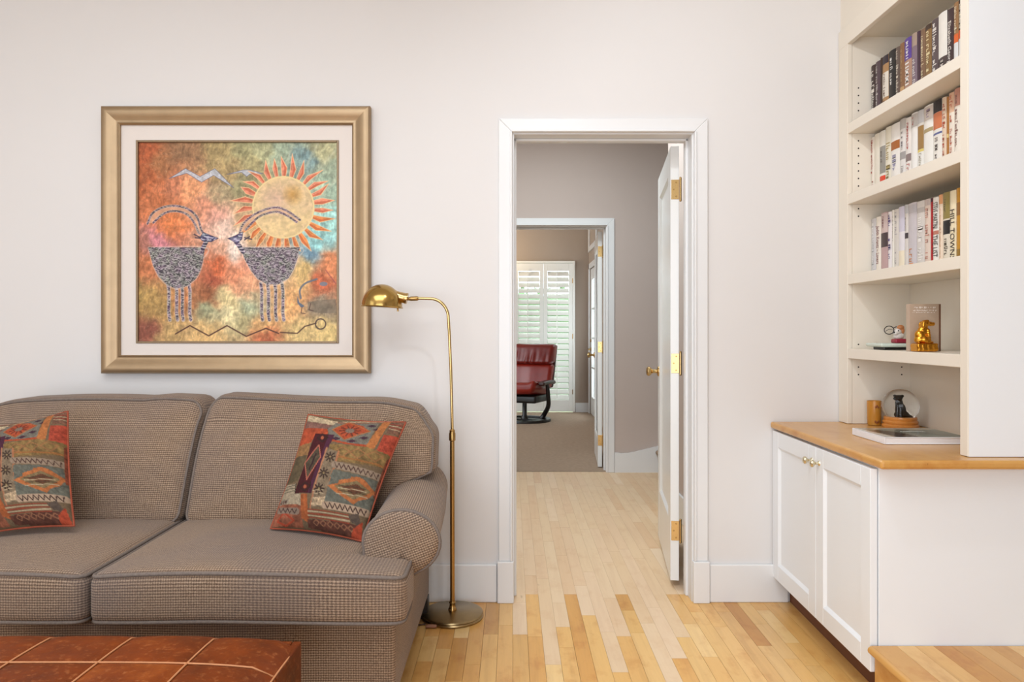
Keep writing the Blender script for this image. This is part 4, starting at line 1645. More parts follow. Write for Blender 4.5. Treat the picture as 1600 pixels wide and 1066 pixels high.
MB().tube([(lx, LYp, 0.03), (lx - 0.001, LYp, zpx(690))], 0.0098, 20).build('pole', M['ant_brass'], lp, smooth=True)
MB().lathe([(0.0098, -0.02), (0.0135, -0.016), (0.0135, 0.012), (0.011, 0.018), (0.012, 0.024), (0.0072, 0.03)], (lx - 0.001, LYp, zpx(682)), 24).build('collar', M['ant_brass'], lp, smooth=True)
arc = [(xpx(707), LYp, zpx(690)), (xpx(706), LYp, zpx(640)), (xpx(704.5), LYp, zpx(580)), (xpx(702), LYp, zpx(520))]
for i in range(13):
    a = math.radians(0 + 86 * i / 12)
    arc.append((xpx(672 + 28.5 * math.cos(a)), LYp, zpx(497 - 28.5 * math.sin(a) * 1.06)))
arc += [(xpx(655), LYp, zpx(466.3)), (xpx(645), LYp, zpx(466.8))]
MB().tube(arc, 0.0062, 16).build('gooseneck', M['brass'], lp, smooth=True)
MB().tube([(xpx(654), LYp, zpx(466.5)), (xpx(652), LYp, zpx(466.6)), (xpx(642), LYp, zpx(467)), (xpx(639), LYp, zpx(467.2)), (xpx(634), LYp, zpx(467.5))], [0.007, 0.0095, 0.0095, 0.007, 0.007], 16).build('swivel_joint', M['ant_brass'], lp, smooth=True)
ax = Vector((xpx(617), LYp, zpx(463))) - Vector((xpx(636), LYp, zpx(467)))
MB().lathe([(0.012, 0.0), (0.0225, 0.001), (0.0235, 0.006), (0.0215, 0.012), (0.0225, 0.05), (0.026, 0.056)], (xpx(637), LYp, zpx(467)), 28, ax).build('socket', M['brass'], lp, smooth=True)
# half-dome shade, hollow
sc_ = Vector((xpx(596.5), LYp, zpx(479)))
rx_, rz_ = 0.084, 0.092
pr = []
for i in range(15):
    a = PI / 2 * i / 14
    pr.append((rx_ * math.cos(a) if i < 14 else 0.0, rz_ * math.sin(a)))
pr_in = [(max(0, r - 0.0025), max(0.0, h - 0.0025)) for r, h in pr][::-1]
full = [(rx_ + 0.002, -0.004), (rx_ + 0.004, -0.001), (rx_ + 0.001, 0.002)] + pr
sh = MB().lathe(full, sc_, 48, (0.06, 0, 1))
sh.lathe(pr_in + [(rx_ + 0.0015, -0.0035)], sc_, 48, (0.06, 0, 1))
sh.build('shade', mat('shade_brass', (178, 146, 84), 0.2, 1.0, vary=0.1, scale=14), lp, smooth=True)
MB().lathe([(0.012, 0.0), (0.022, -0.015), (0.026, -0.035), (0.02, -0.055), (0.0, -0.062)][::-1], sc_ + Vector((0.01, 0, 0.066)), 20).build('bulb', mat('frosted_bulb', (235, 232, 225), 0.3), lp, smooth=True)
b = MB().tube([(xpx(622), LYp - 0.012, zpx(474)), (xpx(622.5), LYp - 0.02, zpx(480)), (xpx(623), LYp - 0.02, zpx(487))], [0.003, 0.003, 0.0042], 10)
b.build('switch', M['brass'], lp, smooth=True)
cord = [(lx - 0.10, LYp - 0.09, 0.006), (lx - 0.13, LYp - 0.09, 0.004), (lx - 0.155, LYp - 0.04, 0.004), (lx - 0.135, LYp + 0.02, 0.02), (lx - 0.145, LYp + 0.08, 0.05), (lx - 0.165, LYp + 0.11, 0.02), (lx - 0.22, LYp + 0.13, 0.004)]
cc = smooth_path([tuple(p) for p in cord], 8)
MB().tube([Vector(p) for p in cc], 0.0032, 8).build('cord', mat('brown_cord', (70, 44, 30), 0.6), lp, smooth='all')
MB().rbox((lx - 0.075, LYp - 0.118, 0.009), (0.045, 0.016, 0.012), 0.005, (2, 2, 2)).build('cord_outlet', mat('cord_clip', (150, 104, 78), 0.5), lp, smooth='all')

# ================================================================== BUILT-IN BOOKCASE
BX, BXB = 1.4226, 1.688
BN, BF = 2.298, 3.122
bk = thing('built_in_bookcase', 'cream painted built-in bookcase on the maple counter', 'bookcase', (1.56, 2.75, 0.786))
zc0 = 0.7865
MB().box(BX, BX + 0.02, BF, WY - 0.002, zc0, 2.40).build('stile', M['cream'], bk, bevel=0.0015)
MB().box(BX, BX + 0.02, BN, BN + 0.039, zc0, 2.40).build('stile', M['cream'], bk, bevel=0.0015)
MB().box(BX + 0.0205, 1.706, BF, BF + 0.018, zc0, 2.476).build('side_panel', M['cream'], bk)
MB().box(BX + 0.0205, 1.706, BN + 0.0195, BN + 0.038, zc0, 2.476).build('side_panel', M['cream'], bk)
MB().box(BX + 0.004, 1.72, BN - 0.0006, BN + 0.019, zc0, 2.60).build('end_panel', M['cab'], bk, label='bright white outer end panel')
MB().box(BXB, 1.706, BN + 0.0385, BF - .0005, zc0, 2.476).build('back_panel', M['cream'], bk)
MB().box(BX - 0.001, BX + 0.02, BN + 0.0005, WY - 0.002, 2.397, 2.476).build('top_rail', M['cream'], bk, bevel=0.002)
MB().box(BX + 0.0205, BXB - .0005, BN + 0.0385, BF - .0005, 2.426, 2.444).build('top_panel', M['cream'], bk)
SH = [2.058, 1.758, 1.419, 1.105]
for z in SH:
    MB().box(BX + 0.0015, BXB - 0.001, BN + 0.0395, BF - 0.001, z - 0.042, z).build('shelf', M['cream'], bk, bevel=0.002)
pin = MB()
for x in (BX + 0.047, BXB - 0.035):
    for i in range(44):
        z = 0.93 + i * 0.032
        if any(s - 0.05 < z < s + 0.006 for s in SH) or z > 2.36:
            continue
        if not (0.99 < z < 1.13 or 1.38 < z < 1.4 or 1.66 < z < 2.0 or 2.1 < z < 2.22 or 0.9 > z):
            continue
        pin.lathe([(0.0032, 0), (0.0032, 0.0006)], (x, BF, z), 10, (0, -1, 0))
pin.build('shelf_pin_hole', M['dark'], bk, kind='stuff')


# ------------------------------------------------------------------ base cabinet and counter
def FX_(y):
    return 1.124 - (3.208 - y) * 0.0144


def shear(p):
    return Vector((p.x + FX_(p.y), p.y, p.z))


ct = MB()
ct.prism([(FX_(3.205), 3.205), (FX_(2.236) + 0.012, 2.236), (1.72, 2.236), (1.72, 3.205)][::1], 'z', 0.757, 0.785)
ct.f = [f for f in ct.f]
cto = ct.build('wooden_countertop', M['counter'], bevel=0.009, seg=3)
cto['label'] = 'honey maple countertop with rounded edge above the white cabinet doors'
cto['category'] = 'countertop'
bc_ = thing('base_cabinet', 'white two-door base cabinet under the maple countertop', 'cabinet', (1.4, 2.75, 0))
MB().box(0.034, 0.30, 2.318, 3.203, 0.112, 0.7562).map(shear).build('carcass', M['cab'], bc_)
MB().box(0.085, 0.10, 2.318, 3.203, 0.0005, 0.1115).map(shear).build('toe_kick', M['kick'], bc_, label='dark wood toe kick')
MB().box(FX_(2.3) + 0.0345, 1.72, 2.2965, 2.3175, 0.0005, 0.7562).build('end_panel', M['cab'], bc_, bevel=0.001)


def cab_door(y0, y1, knob_y):
    z0, z1, s = 0.112, 0.748, 0.066
    t0, t1 = 0.0095, 0.032
    b = MB()
    b.box(t0, t1, y0, y0 + s, z0, z1).box(t0, t1, y1 - s, y1, z0, z1)
    b.box(t0, t1, y0 + s, y1 - s, z0, z0 + s).box(t0, t1, y0 + s, y1 - s, z1 - s, z1)
    d = b.map(shear).build('cabinet_door', M['cab'], bc_, bevel=0.002)
    MB().box(t0 + 0.010, t1 - 0.002, y0 + s - .004, y1 - s + .004, z0 + s - .004, z1 - s + .004).map(shear).build('door_panel', M['cab'], d)
    q = MB()
    bead_ring(q, y0 + s, y1 - s, z0 + s, z1 - s, t0 + 0.001, t0 + 0.0102, 0.011)
    q.map(shear).build('panel_bead', M['cab'], d)
    k = MB().lathe([(0.010, 0), (0.009, 0.003), (0.0048, 0.006), (0.0045, 0.014), (0.008, 0.018), (0.0135, 0.023), (0.0145, 0.028), (0.011, 0.033), (0.0, 0.035)], (t0, knob_y, 0.694), 20, (-1, 0, 0))
    k.map(shear).build('knob', M['knob'], d, smooth=True, label='small pale brass knob')


M['knob'] = mat('pale_brass_knob', (222, 212, 182), 0.25, 1.0, vary=0.1, scale=60)
cab_door(2.302, 2.7295, 2.698)
cab_door(2.7325, 3.200, 2.766)

# ================================================================== BOOKS
M['page'] = mat('book_pages', (228, 218, 196), 0.9, vary=0.08, scale=60)
_bm = {}


def jm(c, rough=0.45):
    k = (c, rough)
    if k not in _bm:
        _bm[k] = mat('jacket', c, rough, vary=0.06, scale=40, spec=0.4)
    return _bm[k]


SPX = 1.522
R3 = Matrix(((0, 0, -1), (0, -1, 0), (-1, 0, 0)))
NTH = ['first', 'second', 'third', 'fourth', 'fifth', 'sixth', 'seventh', 'eighth', 'ninth', 'tenth', 'eleventh', 'twelfth', 'thirteenth', 'fourteenth', 'fifteenth', 'sixteenth', 'seventeenth', 'eighteenth']


def strokes(b, x, yc, wide, z0, z1, rng, size):
    """illegible small print: short glyph-like strokes running down the spine"""
    z = z1
    while z > z0:
        g = size * rng.uniform(0.35, 0.6)
        if rng.random() < 0.16:
            z -= size * 0.6
            continue
        h = size * rng.choice([0.62, 0.62, 0.62, 0.95])
        y0 = yc + size * 0.32
        t = size * 0.14
        b.box(x - 0.0003, x, y0 - h, y0, z - t, z)
        if rng.random() < 0.75:
            b.box(x - 0.0003, x, y0 - h if rng.random() < .5 else y0 - t, (y0 - h if rng.random() < .5 else y0 - t) + t, z - g, z - t * .5)
        if rng.random() < 0.6:
            b.box(x - 0.0003, x, y0 - h, y0, z - g, z - g + t * .8)
        z -= g + size * 0.16


def book(pxl, pxr, z, ztop_px, base, desc, shelf, i, group, bands=(), text=None, tcol=(230, 225, 215), tz=(0.08, 0.92), tsize=0.55, depth=0.152):
    """bands: (from, to, colour) fractions of the height from the bottom"""
    ya, yb = SPX * FPX / (pxr - CX), SPX * FPX / (pxl - CX)      # near, far
    ya, yb = ya + 0.0006, min(yb - 0.0006, BF - 0.002)
    h = ztop_px
    w = yb - ya
    yc = (ya + yb) / 2
    t = thing('book', f'{desc}, {NTH[i]} from left, {shelf} shelf', 'book', (SPX + depth / 2, yc, z), group=group)
    bt = min(0.0025, w * 0.12)
    jac = jm(base)
    x1 = SPX + depth
    c = MB()
    n = 6
    bul = min(0.004, w * 0.15)
    sp_ = []
    for s in range(n + 1):
        u = s / n * 2 - 1
        sp_.append((SPX - bul * (1 - u * u) + 0.001, ya + (yb - ya) * s / n))
    ins = [(SPX + 0.004, yb - bt), (SPX + 0.004, ya + bt)]
    poly = sp_ + [(x1, yb), (x1, yb - bt)] + ins + [(x1, ya + bt), (x1, ya)]
    m = len(poly)
    vs = [(p[0], p[1], z + 0.0005) for p in poly] + [(p[0], p[1], z + h) for p in poly]
    fs = [(q, m + q, m + (q + 1) % m, (q + 1) % m) for q in range(m)]
    # caps as strips (spine, far board, near board)
    for o_, fl in ((0, 0), (m, 1)):
        cap = []
        cap.append(tuple(range(o_, o_ + n + 1)) + (o_ + n + 3, o_ + n + 4))
        cap.append((o_ + n, o_ + n + 1, o_ + n + 2, o_ + n + 3))
        cap.append((o_, o_ + n + 4, o_ + n + 5, o_ + n + 6))
        fs += [q if fl else q[::-1] for q in cap]
    c.add(vs, fs)
    c.build('cover', jac, t, smooth=True)
    MB().box(SPX + 0.0045, x1 - 0.004, ya + bt + .0002, yb - bt - .0002, z + 0.003, z + h - 0.004).build('page_block', M['page'], t)
    for (f0, f1, col) in bands:
        b = MB()
        for s in range(n):
            (xa, y0), (xb, y1) = sp_[s], sp_[s + 1]
            e = 0.0005
            b.add([(xa - e, y0, z + 0.0006 + h * f0), (xb - e, y1, z + 0.0006 + h * f0), (xb - e, y1, z + h * f1), (xa - e, y0, z + h * f1),
                   (xa, y0, z + 0.0006 + h * f0), (xb, y1, z + 0.0006 + h * f0), (xb, y1, z + h * f1), (xa, y0, z + h * f1)],
                  [(0, 3, 2, 1), (3, 7, 6, 2), (0, 1, 5, 4)])
        b.build('jacket_band', jm(col), t, smooth=True)
    xs = SPX - bul + 0.0004
    rng = random.Random(i * 77 + int(z * 1000))
    if isinstance(text, str):
        for (s, f0, f1, sc, yo) in [(text, tz[0], tz[1], tsize, 0)] if '|' not in text else [(text.split('|')[0], 0.52, 0.94, tsize, 0), (text.split('|')[1], 0.08, 0.46, tsize, 0)]:
            cu = bpy.data.curves.new('lettering_text', 'FONT')
            cu.body = s
            cu.size = w * sc * 1.45
            cu.align_x, cu.align_y = 'CENTER', 'CENTER'
            cu.resolution_u = 2
            cu.extrude = 0.0002
            tmp = bpy.data.objects.new('lettering_text', cu)
            COL.objects.link(tmp)
            bpy.context.view_layer.update()
            me_ = bpy.data.meshes.new_from_object(tmp.evaluated_get(bpy.context.evaluated_depsgraph_get()))
            bpy.data.objects.remove(tmp)
            me_.materials.clear()
            me_.materials.append(jm(tcol))
            me_.name = 'lettering'
            o = bpy.data.objects.new('lettering', me_)
            o['kind'] = 'stuff'
            COL.objects.link(o)
            o.parent = t
            Lw = len(s) * cu.size * 0.56
            k = h * (f1 - f0) / Lw
            o.matrix_local = Matrix.Translation(Vector((xs - 0.0004, yc, z + h * (f0 + f1) / 2)) - ORG[t.name]) @ R3.to_4x4() @ Matrix.Diagonal((k, 1, 1, 1))
    elif text:
        b = MB()
        for (f0, f1, off, sz) in text:
            strokes(b, xs, yc + off * w, w, z + h * f0, z + h * f1, rng, w * sz)
        if b.v:
            b.build('lettering', jm(tcol), t, kind='stuff')
    return t


L1 = [(0.08, 0.92, 0, 0.55)]
L2 = [(0.52, 0.94, 0, 0.6), (0.08, 0.46, 0, 0.6)]
G1, G2, G3 = 'dark hardcovers on the top book shelf', 'white hardcovers on the second book shelf', 'pale hardcovers on the third book shelf'


def p1(x):
    return 1340 + x / 5.924


def p2(x):
    return 1340 + x / 6.27


def p3(x):
    return 1340 + x / 7.106


top = [
    (124, 164, .240, (64, 48, 46), 'thin dark hardcover with red foot', [(0, .2, (150, 52, 44))], [(.25, .9, 0, .7)], (232, 226, 216)),
    (165, 209, .242, (84, 66, 72), 'grey purple hardcover with pale lettering', [], [(.08, .92, .12, .45)], (220, 210, 205)),
    (209, 229, .246, (58, 40, 30), 'narrow plain dark brown hardcover', [], None, None),
    (229, 286, .243, (172, 132, 88), 'tan hardcover with dark top, white label', [(.86, 1, (52, 42, 50)), (.3, .72, (226, 216, 200))], [(.1, .7, .1, .35)], (90, 60, 40)),
    (287, 351, .245, (34, 30, 28), 'plain black hardcover with white script lettering', [], [(.45, .88, .05, .38)], (236, 232, 226)),
    (352, 389, .241, (104, 86, 76), 'brown grey hardcover with bold pale lettering', [], L2, (226, 214, 196)),
    (390, 432, .244, (138, 98, 66), 'tan brown hardcover with faint lettering', [(.0, .3, (190, 150, 104))], [(.4, .9, 0, .3)], (206, 176, 130)),
    (433, 500, .247, (176, 138, 116), 'hardcover with purple top and white lettering', [(.66, 1, (92, 66, 146))], [(.03, .62, 0, .8), (.7, .95, 0, .55)], (240, 234, 226)),
    (501, 549, .247, (132, 112, 122), 'mauve grey hardcover with small white lettering', [(.8, 1, (168, 146, 130))], [(.06, .6, 0, .55)], (232, 226, 222)),
    (550, 580, .243, (70, 46, 58), 'narrow dark plum hardcover', [], None, None),
    (581, 626, .239, (128, 98, 74), 'brown hardcover with cream lettering down its spine', [(0, .14, (150, 120, 92))], L2, (232, 214, 176)),
    (627, 683, .241, (138, 106, 64), 'golden brown hardcover with cream lettering', [(.02, .2, (190, 142, 96)), (.92, 1, (70, 52, 40))], [(.28, .9, 0, .62)], (240, 222, 176)),
    (684, 746, .242, (92, 78, 78), 'charcoal hardcover with tall white lettering', [], L2, (236, 228, 220)),
    (748, 829, .246, (78, 64, 60), 'hardcover with white upper half and dark lower half', [(.36, 1, (238, 232, 222))], [(.05, .32, 0, .5)], (220, 208, 196)),
    (831, 887, .239, (70, 52, 52), 'dark brown hardcover with coral foot', [(.02, .12, (212, 84, 70))], 'Elizabeth George', (240, 232, 222)),
    (889, 931, .247, (156, 116, 76), 'hardcover banded tan, orange, white and grey', [(.44, .56, (222, 104, 46)), (.18, .44, (226, 224, 222)), (0, .18, (140, 140, 144))], [(.6, .94, 0, .55)], (240, 226, 196)),
    (932, 972, .246, (70, 50, 40), 'dark hardcover with orange band', [(.46, .58, (214, 96, 44)), (.2, .46, (214, 210, 206))], [(.62, .94, 0, .5)], (236, 224, 200)),
]
for i, (a, b_, h, c, d, bands, txt, tc) in enumerate(top):
    book(p1(a), p1(b_), SH[0], h, c, d, 'top book', i, G1, bands, txt, tc or (230, 225, 215))

sec = [
    (128, 164, .238, (232, 222, 208), 'slim cream hardcover with red lettering', [], [(.3, .95, .1, .5), (.05, .22, -.1, .4)], (176, 80, 70)),
    (165, 215, .243, (230, 222, 206), 'plain cream hardcover without visible lettering', [], None, None),
    (216, 272, .243, (232, 226, 214), 'white hardcover with red wedge foot', [(.28, .74, (150, 146, 138)), (.0, .24, (222, 70, 40))], [(.45, .66, .1, .3)], (90, 80, 70)),
    (273, 325, .246, (230, 222, 202), 'cream hardcover with olive gold lettering', [], [(.06, .74, 0, .75)], (172, 152, 96)),
    (326, 412, .244, (238, 232, 224), 'wide white hardcover with amber drop picture', [(.58, .72, (170, 98, 40))], [(.2, .5, .1, .4)], (170, 166, 190)),
    (413, 469, .247, (226, 220, 214), 'white hardcover with small grey picture', [(.36, .48, (164, 158, 154)), (.84, 1, (190, 184, 178))], [(.05, .3, 0, .45), (.55, .8, 0, .4)], (140, 134, 134)),
    (470, 524, .240, (234, 226, 218), 'white hardcover with rose lettering', [(.3, .42, (140, 122, 118))], [(.46, .92, 0, .5), (.04, .26, 0, .55)], (188, 92, 84)),
    (525, 586, .246, (238, 234, 228), 'white hardcover with pale grey top picture', [(.78, .98, (196, 190, 184))], [(.84, .94, .1, .3)], (180, 110, 100)),
    (587, 648, .243, (236, 232, 224), 'white hardcover with tall brown picture label', [(.40, .76, (158, 122, 70)), (.36, .40, (226, 204, 110)), (.8, 1, (206, 204, 204))], [(.1, .34, 0, .4)], (170, 160, 140)),
    (649, 739, .246, (240, 236, 228), 'wide white hardcover with small ring', [(.78, .98, (214, 202, 192)), (.60, .66, (176, 156, 112))], [(.8, .94, 0, .4)], (170, 150, 170)),
    (740, 826, .247, (236, 230, 220), 'hardcover with black top, orange figures', [(.82, 1, (38, 32, 34)), (.58, .82, (206, 120, 78)), (.5, .53, (92, 100, 150))], [(.06, .46, .1, .35)], (110, 96, 90)),
    (827, 869, .244, (228, 204, 178), 'peach hardcover with brick red lettering', [], L2, (186, 84, 56)),
    (870, 892, .239, (176, 116, 52), 'narrow golden brown hardcover', [(.4, .46, (226, 196, 130))], None, None),
    (893, 946, .246, (238, 226, 210), 'cream hardcover with orange top lettering', [(.72, 1, (226, 186, 156))], [(.76, .96, 0, .6), (.06, .68, 0, .4)], (198, 96, 66)),
    (947, 1004, .250, (240, 230, 216), 'cream hardcover with red-brown top and grey lettering', [(.76, 1, (206, 150, 132))], [(.1, .72, .05, .5), (.8, .95, 0, .5)], (150, 110, 100)),
    (1005, 1050, .246, (226, 206, 178), 'tan hardcover, mostly hidden', [], L1, (120, 90, 70)),
]
for i, (a, b_, h, c, d, bands, txt, tc) in enumerate(sec):
    book(p2(a), p2(b_), SH[1], h, c, d, 'second book', i, G2, bands, txt, tc or (230, 225, 215))

thi = [
    (150, 204, .232, (206, 202, 202), 'light grey hardcover with white lettering', [], L1, (236, 234, 232), .55),
    (205, 258, .234, (236, 226, 212), 'cream hardcover with plum lettering', [], 'Judith Krantz ~ Lovers', (124, 60, 74), .62),
    (259, 335, .244, (190, 158, 156), 'dusty mauve hardcover with black figure picture', [(.42, .66, (70, 56, 58)), (.66, .98, (206, 184, 178))], [(.72, .94, .1, .3)], (150, 110, 110), .55),
    (336, 379, .240, (230, 222, 220), 'white hardcover with purple lettering', [], [(.22, .95, 0, .6)], (96, 76, 132), .55),
    (380, 405, .243, (232, 226, 214), 'thin white hardcover with faint lettering', [], [(.5, .9, 0, .5)], (190, 180, 170), .55),
    (406, 455, .242, (214, 206, 196), 'pale stone hardcover with grey lettering', [], [(.5, .95, 0, .6), (.1, .3, 0, .4)], (170, 164, 166), .55),
    (456, 521, .246, (228, 222, 224), 'plain white hardcover with lilac upper part', [(.6, 1, (206, 200, 212)), (.02, .3, (236, 222, 196))], None, None, .55),
    (522, 562, .247, (216, 208, 200), 'stone hardcover with small black square picture', [(.47, .56, (70, 62, 64)), (.86, 1, (190, 188, 186))], [(.6, .8, .1, .3)], (150, 140, 140), .55),
    (563, 655, .247, (202, 194, 196), 'wide grey lilac hardcover with orange foot lettering', [(.84, .97, (188, 182, 184))], [(.04, .3, .12, .5)], (212, 142, 96), .55),
    (656, 742, .244, (214, 206, 198), 'wide pale grey hardcover with white lettering', [(.82, .9, (190, 182, 176))], [(.1, .75, 0, .6)], (240, 234, 228), .55),
    (743, 809, .243, (222, 202, 186), 'beige hardcover with faded red capitals', [(.9, 1, (196, 180, 172))], [(.1, .86, 0, .7)], (200, 140, 124), .55),
    (810, 834, .242, (172, 32, 34), 'narrow bright red hardcover', [(.94, 1, (60, 30, 40))], None, None, .55),
    (835, 900, .240, (238, 232, 222), 'white hardcover with bold black capitals', [(.44, .5, (186, 120, 100))], 'STEVE MARTINI|THE LIST', (34, 30, 30), .85),
    (901, 945, .244, (236, 214, 190), 'peach cream hardcover with orange edges', [(.86, 1, (222, 160, 110)), (0, .05, (226, 160, 110))], [(.1, .8, 0, .4)], (222, 176, 140), .55),
    (946, 1024, .246, (226, 214, 194), 'olive topped hardcover, black zigzag picture', [(.62, 1, (146, 130, 72)), (.40, .60, (36, 32, 32)), (.0, .06, (50, 42, 38))], [(.7, .9, .1, .3), (.12, .34, 0, .5)], (90, 78, 60), .55),
    (1025, 1094, .245, (242, 226, 190), 'cream hardcover with tall black capitals', [], 'HILL TOWNS', (52, 42, 38), .72),
    (1095, 1140, .248, (198, 142, 48), 'ochre hardcover with brown patch', [(.62, .8, (150, 104, 52)), (0, .16, (152, 116, 50))], None, None, .55),
]
for i, (a, b_, h, c, d, bands, txt, tc, ts) in enumerate(thi):
    book(p3(a), p3(b_), SH[2], h, c, d, 'third book', i, G3, bands, txt, tc or (230, 225, 215), tz=(0.05, 0.72) if d.startswith('cream hardcover with tall') else (0.05, .95), tsize=ts)


# ================================================================== ORNAMENTS
def blob(name, balls, m, parent, voxel=0.002, smooth_it=6, label=None):
    """balls: (centre, rx, ry, rz[, rot]); fused into one continuous surface"""
    b = MB()
    for q in balls:
        b.ball(q[0], q[1], q[2], q[3], 18, 12, q[4] if len(q) > 4 else None)
    o = b.build(name, m, parent, smooth='all', label=label)
    r = o.modifiers.new('fuse', 'REMESH')
    r.mode, r.voxel_size, r.use_smooth_shade = 'VOXEL', voxel, True
    s = o.modifiers.new('soften', 'SMOOTH')
    s.factor, s.iterations = 0.5, smooth_it
    return o


def E(*a):
    return Matrix.Rotation(math.radians(a[1]), 3, a[0])


def chain(p0, p1, r0, r1, n=6):
    p0, p1 = Vector(p0), Vector(p1)
    return [(p0.lerp(p1, i / (n - 1)), r0 + (r1 - r0) * i / (n - 1), r0 + (r1 - r0) * i / (n - 1), r0 + (r1 - r0) * i / (n - 1)) for i in range(n)]


# upright paperback with taupe cover (faces the room)
z4 = SH[3]
pb = thing('paperback_book', 'upright paperback with taupe cover and pale script, behind the gold dog figure', 'book', (1.51, 2.70, z4))
MB().box(1.4545, 1.4575, 2.690, 2.716, z4 + .0005, z4 + 0.173).box(1.4575, 1.567, 2.690, 2.692, z4 + .0005, z4 + 0.173).box(1.4575, 1.567, 2.714, 2.716, z4 + .0005, z4 + 0.173).build('cover', jm((188, 164, 142), 0.25), pb)
MB().box(1.458, 1.566, 2.6925, 2.7135, z4 + 0.001, z4 + 0.172).build('page_block', M['page'], pb)
b = MB()
rg = random.Random(4)
for row, (zz, x0, x1, hh) in enumerate(((0.160, 1.470, 1.548, 0.007), (0.149, 1.466, 1.556, 0.005), (0.142, 1.462, 1.545, 0.003))):
    x = x0
    while x < x1:
        w_ = rg.uniform(0.002, 0.006)
        b.box(x, x + w_, 2.6896, 2.690, z4 + zz - rg.uniform(0, hh * .5), z4 + zz + rg.uniform(.2, 1) * hh * .6)
        x += w_ + rg.choice([0.001, 0.001, 0.005])
b.build('lettering', jm((226, 214, 204)), pb, kind='stuff')
b = MB()
b.box(1.560, 1.567, 2.6895, 2.690, z4 + .001, z4 + .172)
b.build('cover_edge', jm((120, 84, 62)), pb)

# gold dog figure on a cast base
gd = thing('gold_dog_figurine', 'gold coloured dog figurine on a cast base in front of the paperback', 'figurine', (1.476, 2.635, z4))
gx, gy = 1.476, 2.635
MB().rbox((gx, gy, z4 + 0.0155), (0.076, 0.05, 0.030), 0.006, (10, 8, 4), lambda p: p + Vector((0.0014 * math.sin(p.z * 300), 0.0026 * math.sin(p.x * 330), 0))).build('base', M['gold'], gd, smooth='all')
g0 = z4 + 0.03
balls = [((gx - 0.012, gy, g0 + 0.014), .024, .020, .016), ((gx - 0.014, gy, g0 + 0.030), .020, .017, .020), ((gx - 0.006, gy, g0 + 0.044), .018, .015, .019, E('Y', 20)),
         ((gx - 0.002, gy, g0 + 0.058), .014, .013, .016), ((gx + 0.004, gy - .001, g0 + 0.072), .0155, .0135, .0125), ((gx + 0.018, gy - .002, g0 + 0.070), .013, .0095, .0085, E('Y', 10)),
         ((gx + 0.029, gy - .002, g0 + 0.069), .0075, .0075, .0070), ((gx + 0.033, gy - .002, g0 + 0.072), .0035, .0045, .0035), ((gx + 0.008, gy - .006, g0 + 0.081), .006, .005, .004),
         ((gx - 0.007, gy - 0.012, g0 + 0.067), .0065, .004, .013, E('Y', 14)), ((gx - 0.007, gy + 0.012, g0 + 0.067), .0065, .004, .013, E('Y', 14)), ((gx - 0.004, gy - 0.015, g0 + 0.014), .014, .008, .013), ((gx + 0.006, gy - .016, g0 + 0.005), .013, .006, .0055)]
balls += chain((gx + 0.008, gy - .009, g0 + 0.046), (gx + 0.015, gy - .010, g0 + 0.004), .0075, .0055) + chain((gx + 0.008, gy + .009, g0 + 0.046), (gx + 0.016, gy + .010, g0 + 0.004), .0075, .0055)
balls += [((gx + 0.020, gy - .010, g0 + 0.004), .008, .006, .0045), ((gx + 0.021, gy + .010, g0 + 0.004), .008, .006, .0045)] + chain((gx - 0.030, gy, g0 + 0.010), (gx - 0.028, gy - 0.016, g0 + 0.004), .006, .004)
blob('dog', balls, M['gold'], gd, 0.0016, 3)

# celadon tray with a small dog figurine holding a wire loop
tr = thing('celadon_tray', 'pale green rectangular tray standing left of the paperback', 'tray', (1.50, 2.93, z4))
b = MB().rbox((1.505, 2.92, z4 + 0.0165), (0.145, 0.13, 0.014), 0.0065, (8, 8, 2), lambda p: p + Vector((0, 0, 0.004 * max(abs((p.x - 1.505) / .0725), abs((p.y - 2.92) / .065)) ** 6)))
b.build('tray_top', mat('celadon', (206, 216, 204), 0.25, vary=0.04), tr, smooth='all')
MB().box(1.455, 1.555, 2.875, 2.965, z4 + .0005, z4 + 0.0105).build('foot', M['black'], tr, bevel=0.002)
fg = thing('dog_figurine', 'small white and tan dog figurine on a red cushion, on the green tray', 'figurine', (1.522, 2.90, z4 + 0.0235))
fz0_, fx0, fy0 = z4 + 0.0255, 1.524, 2.90
MB().rbox((fx0 + .002, fy0, fz0_ + 0.009), (0.05, 0.04, 0.018), 0.007, (6, 6, 3)).build('cushion', mat('figurine_red', (150, 30, 52), 0.4), fg, smooth='all')
wm = mat('figurine_white', (222, 214, 206), 0.35, vary=0.12, scale=90)
blob('body', [((fx0 - .002, fy0, fz0_ + .030), .019, .015, .016), ((fx0 - .006, fy0 - .004, fz0_ + .046), .015, .013, .013), ((fx0 - .016, fy0 - .008, fz0_ + .040), .011, .009, .008), ((fx0 + .008, fy0, fz0_ + .034), .014, .013, .018)], wm, fg, 0.0015, 3)
MB().ball((fx0 - .024, fy0 - .011, fz0_ + .043), .004, seg=10, rings=8).ball((fx0 - .010, fy0 - .016, fz0_ + .050), .0025, seg=8, rings=6).build('nose_and_eye', M['black'], fg, smooth='all')
blob('ear', [((fx0 + .004, fy0 - .006, fz0_ + .062), .014, .012, .011), ((fx0 + .010, fy0 - .012, fz0_ + .050), .007, .004, .013)], mat('figurine_tan', (186, 120, 72), 0.4, vary=0.2, scale=60), fg, 0.0015, 3)
ring = [(fx0 - 0.040 + 0.019 * math.cos(t), fy0 - 0.004, fz0_ + 0.052 + 0.016 * math.sin(t)) for t in np.linspace(0, 2 * PI, 25)[:-1]]
w_ = MB().tube(ring, 0.0017, 8, closed=True)
w_.tube([(fx0 - 0.023, fy0 - .004, fz0_ + .060), (fx0 - 0.012, fy0 - .006, fz0_ + .066)], 0.0017, 8)
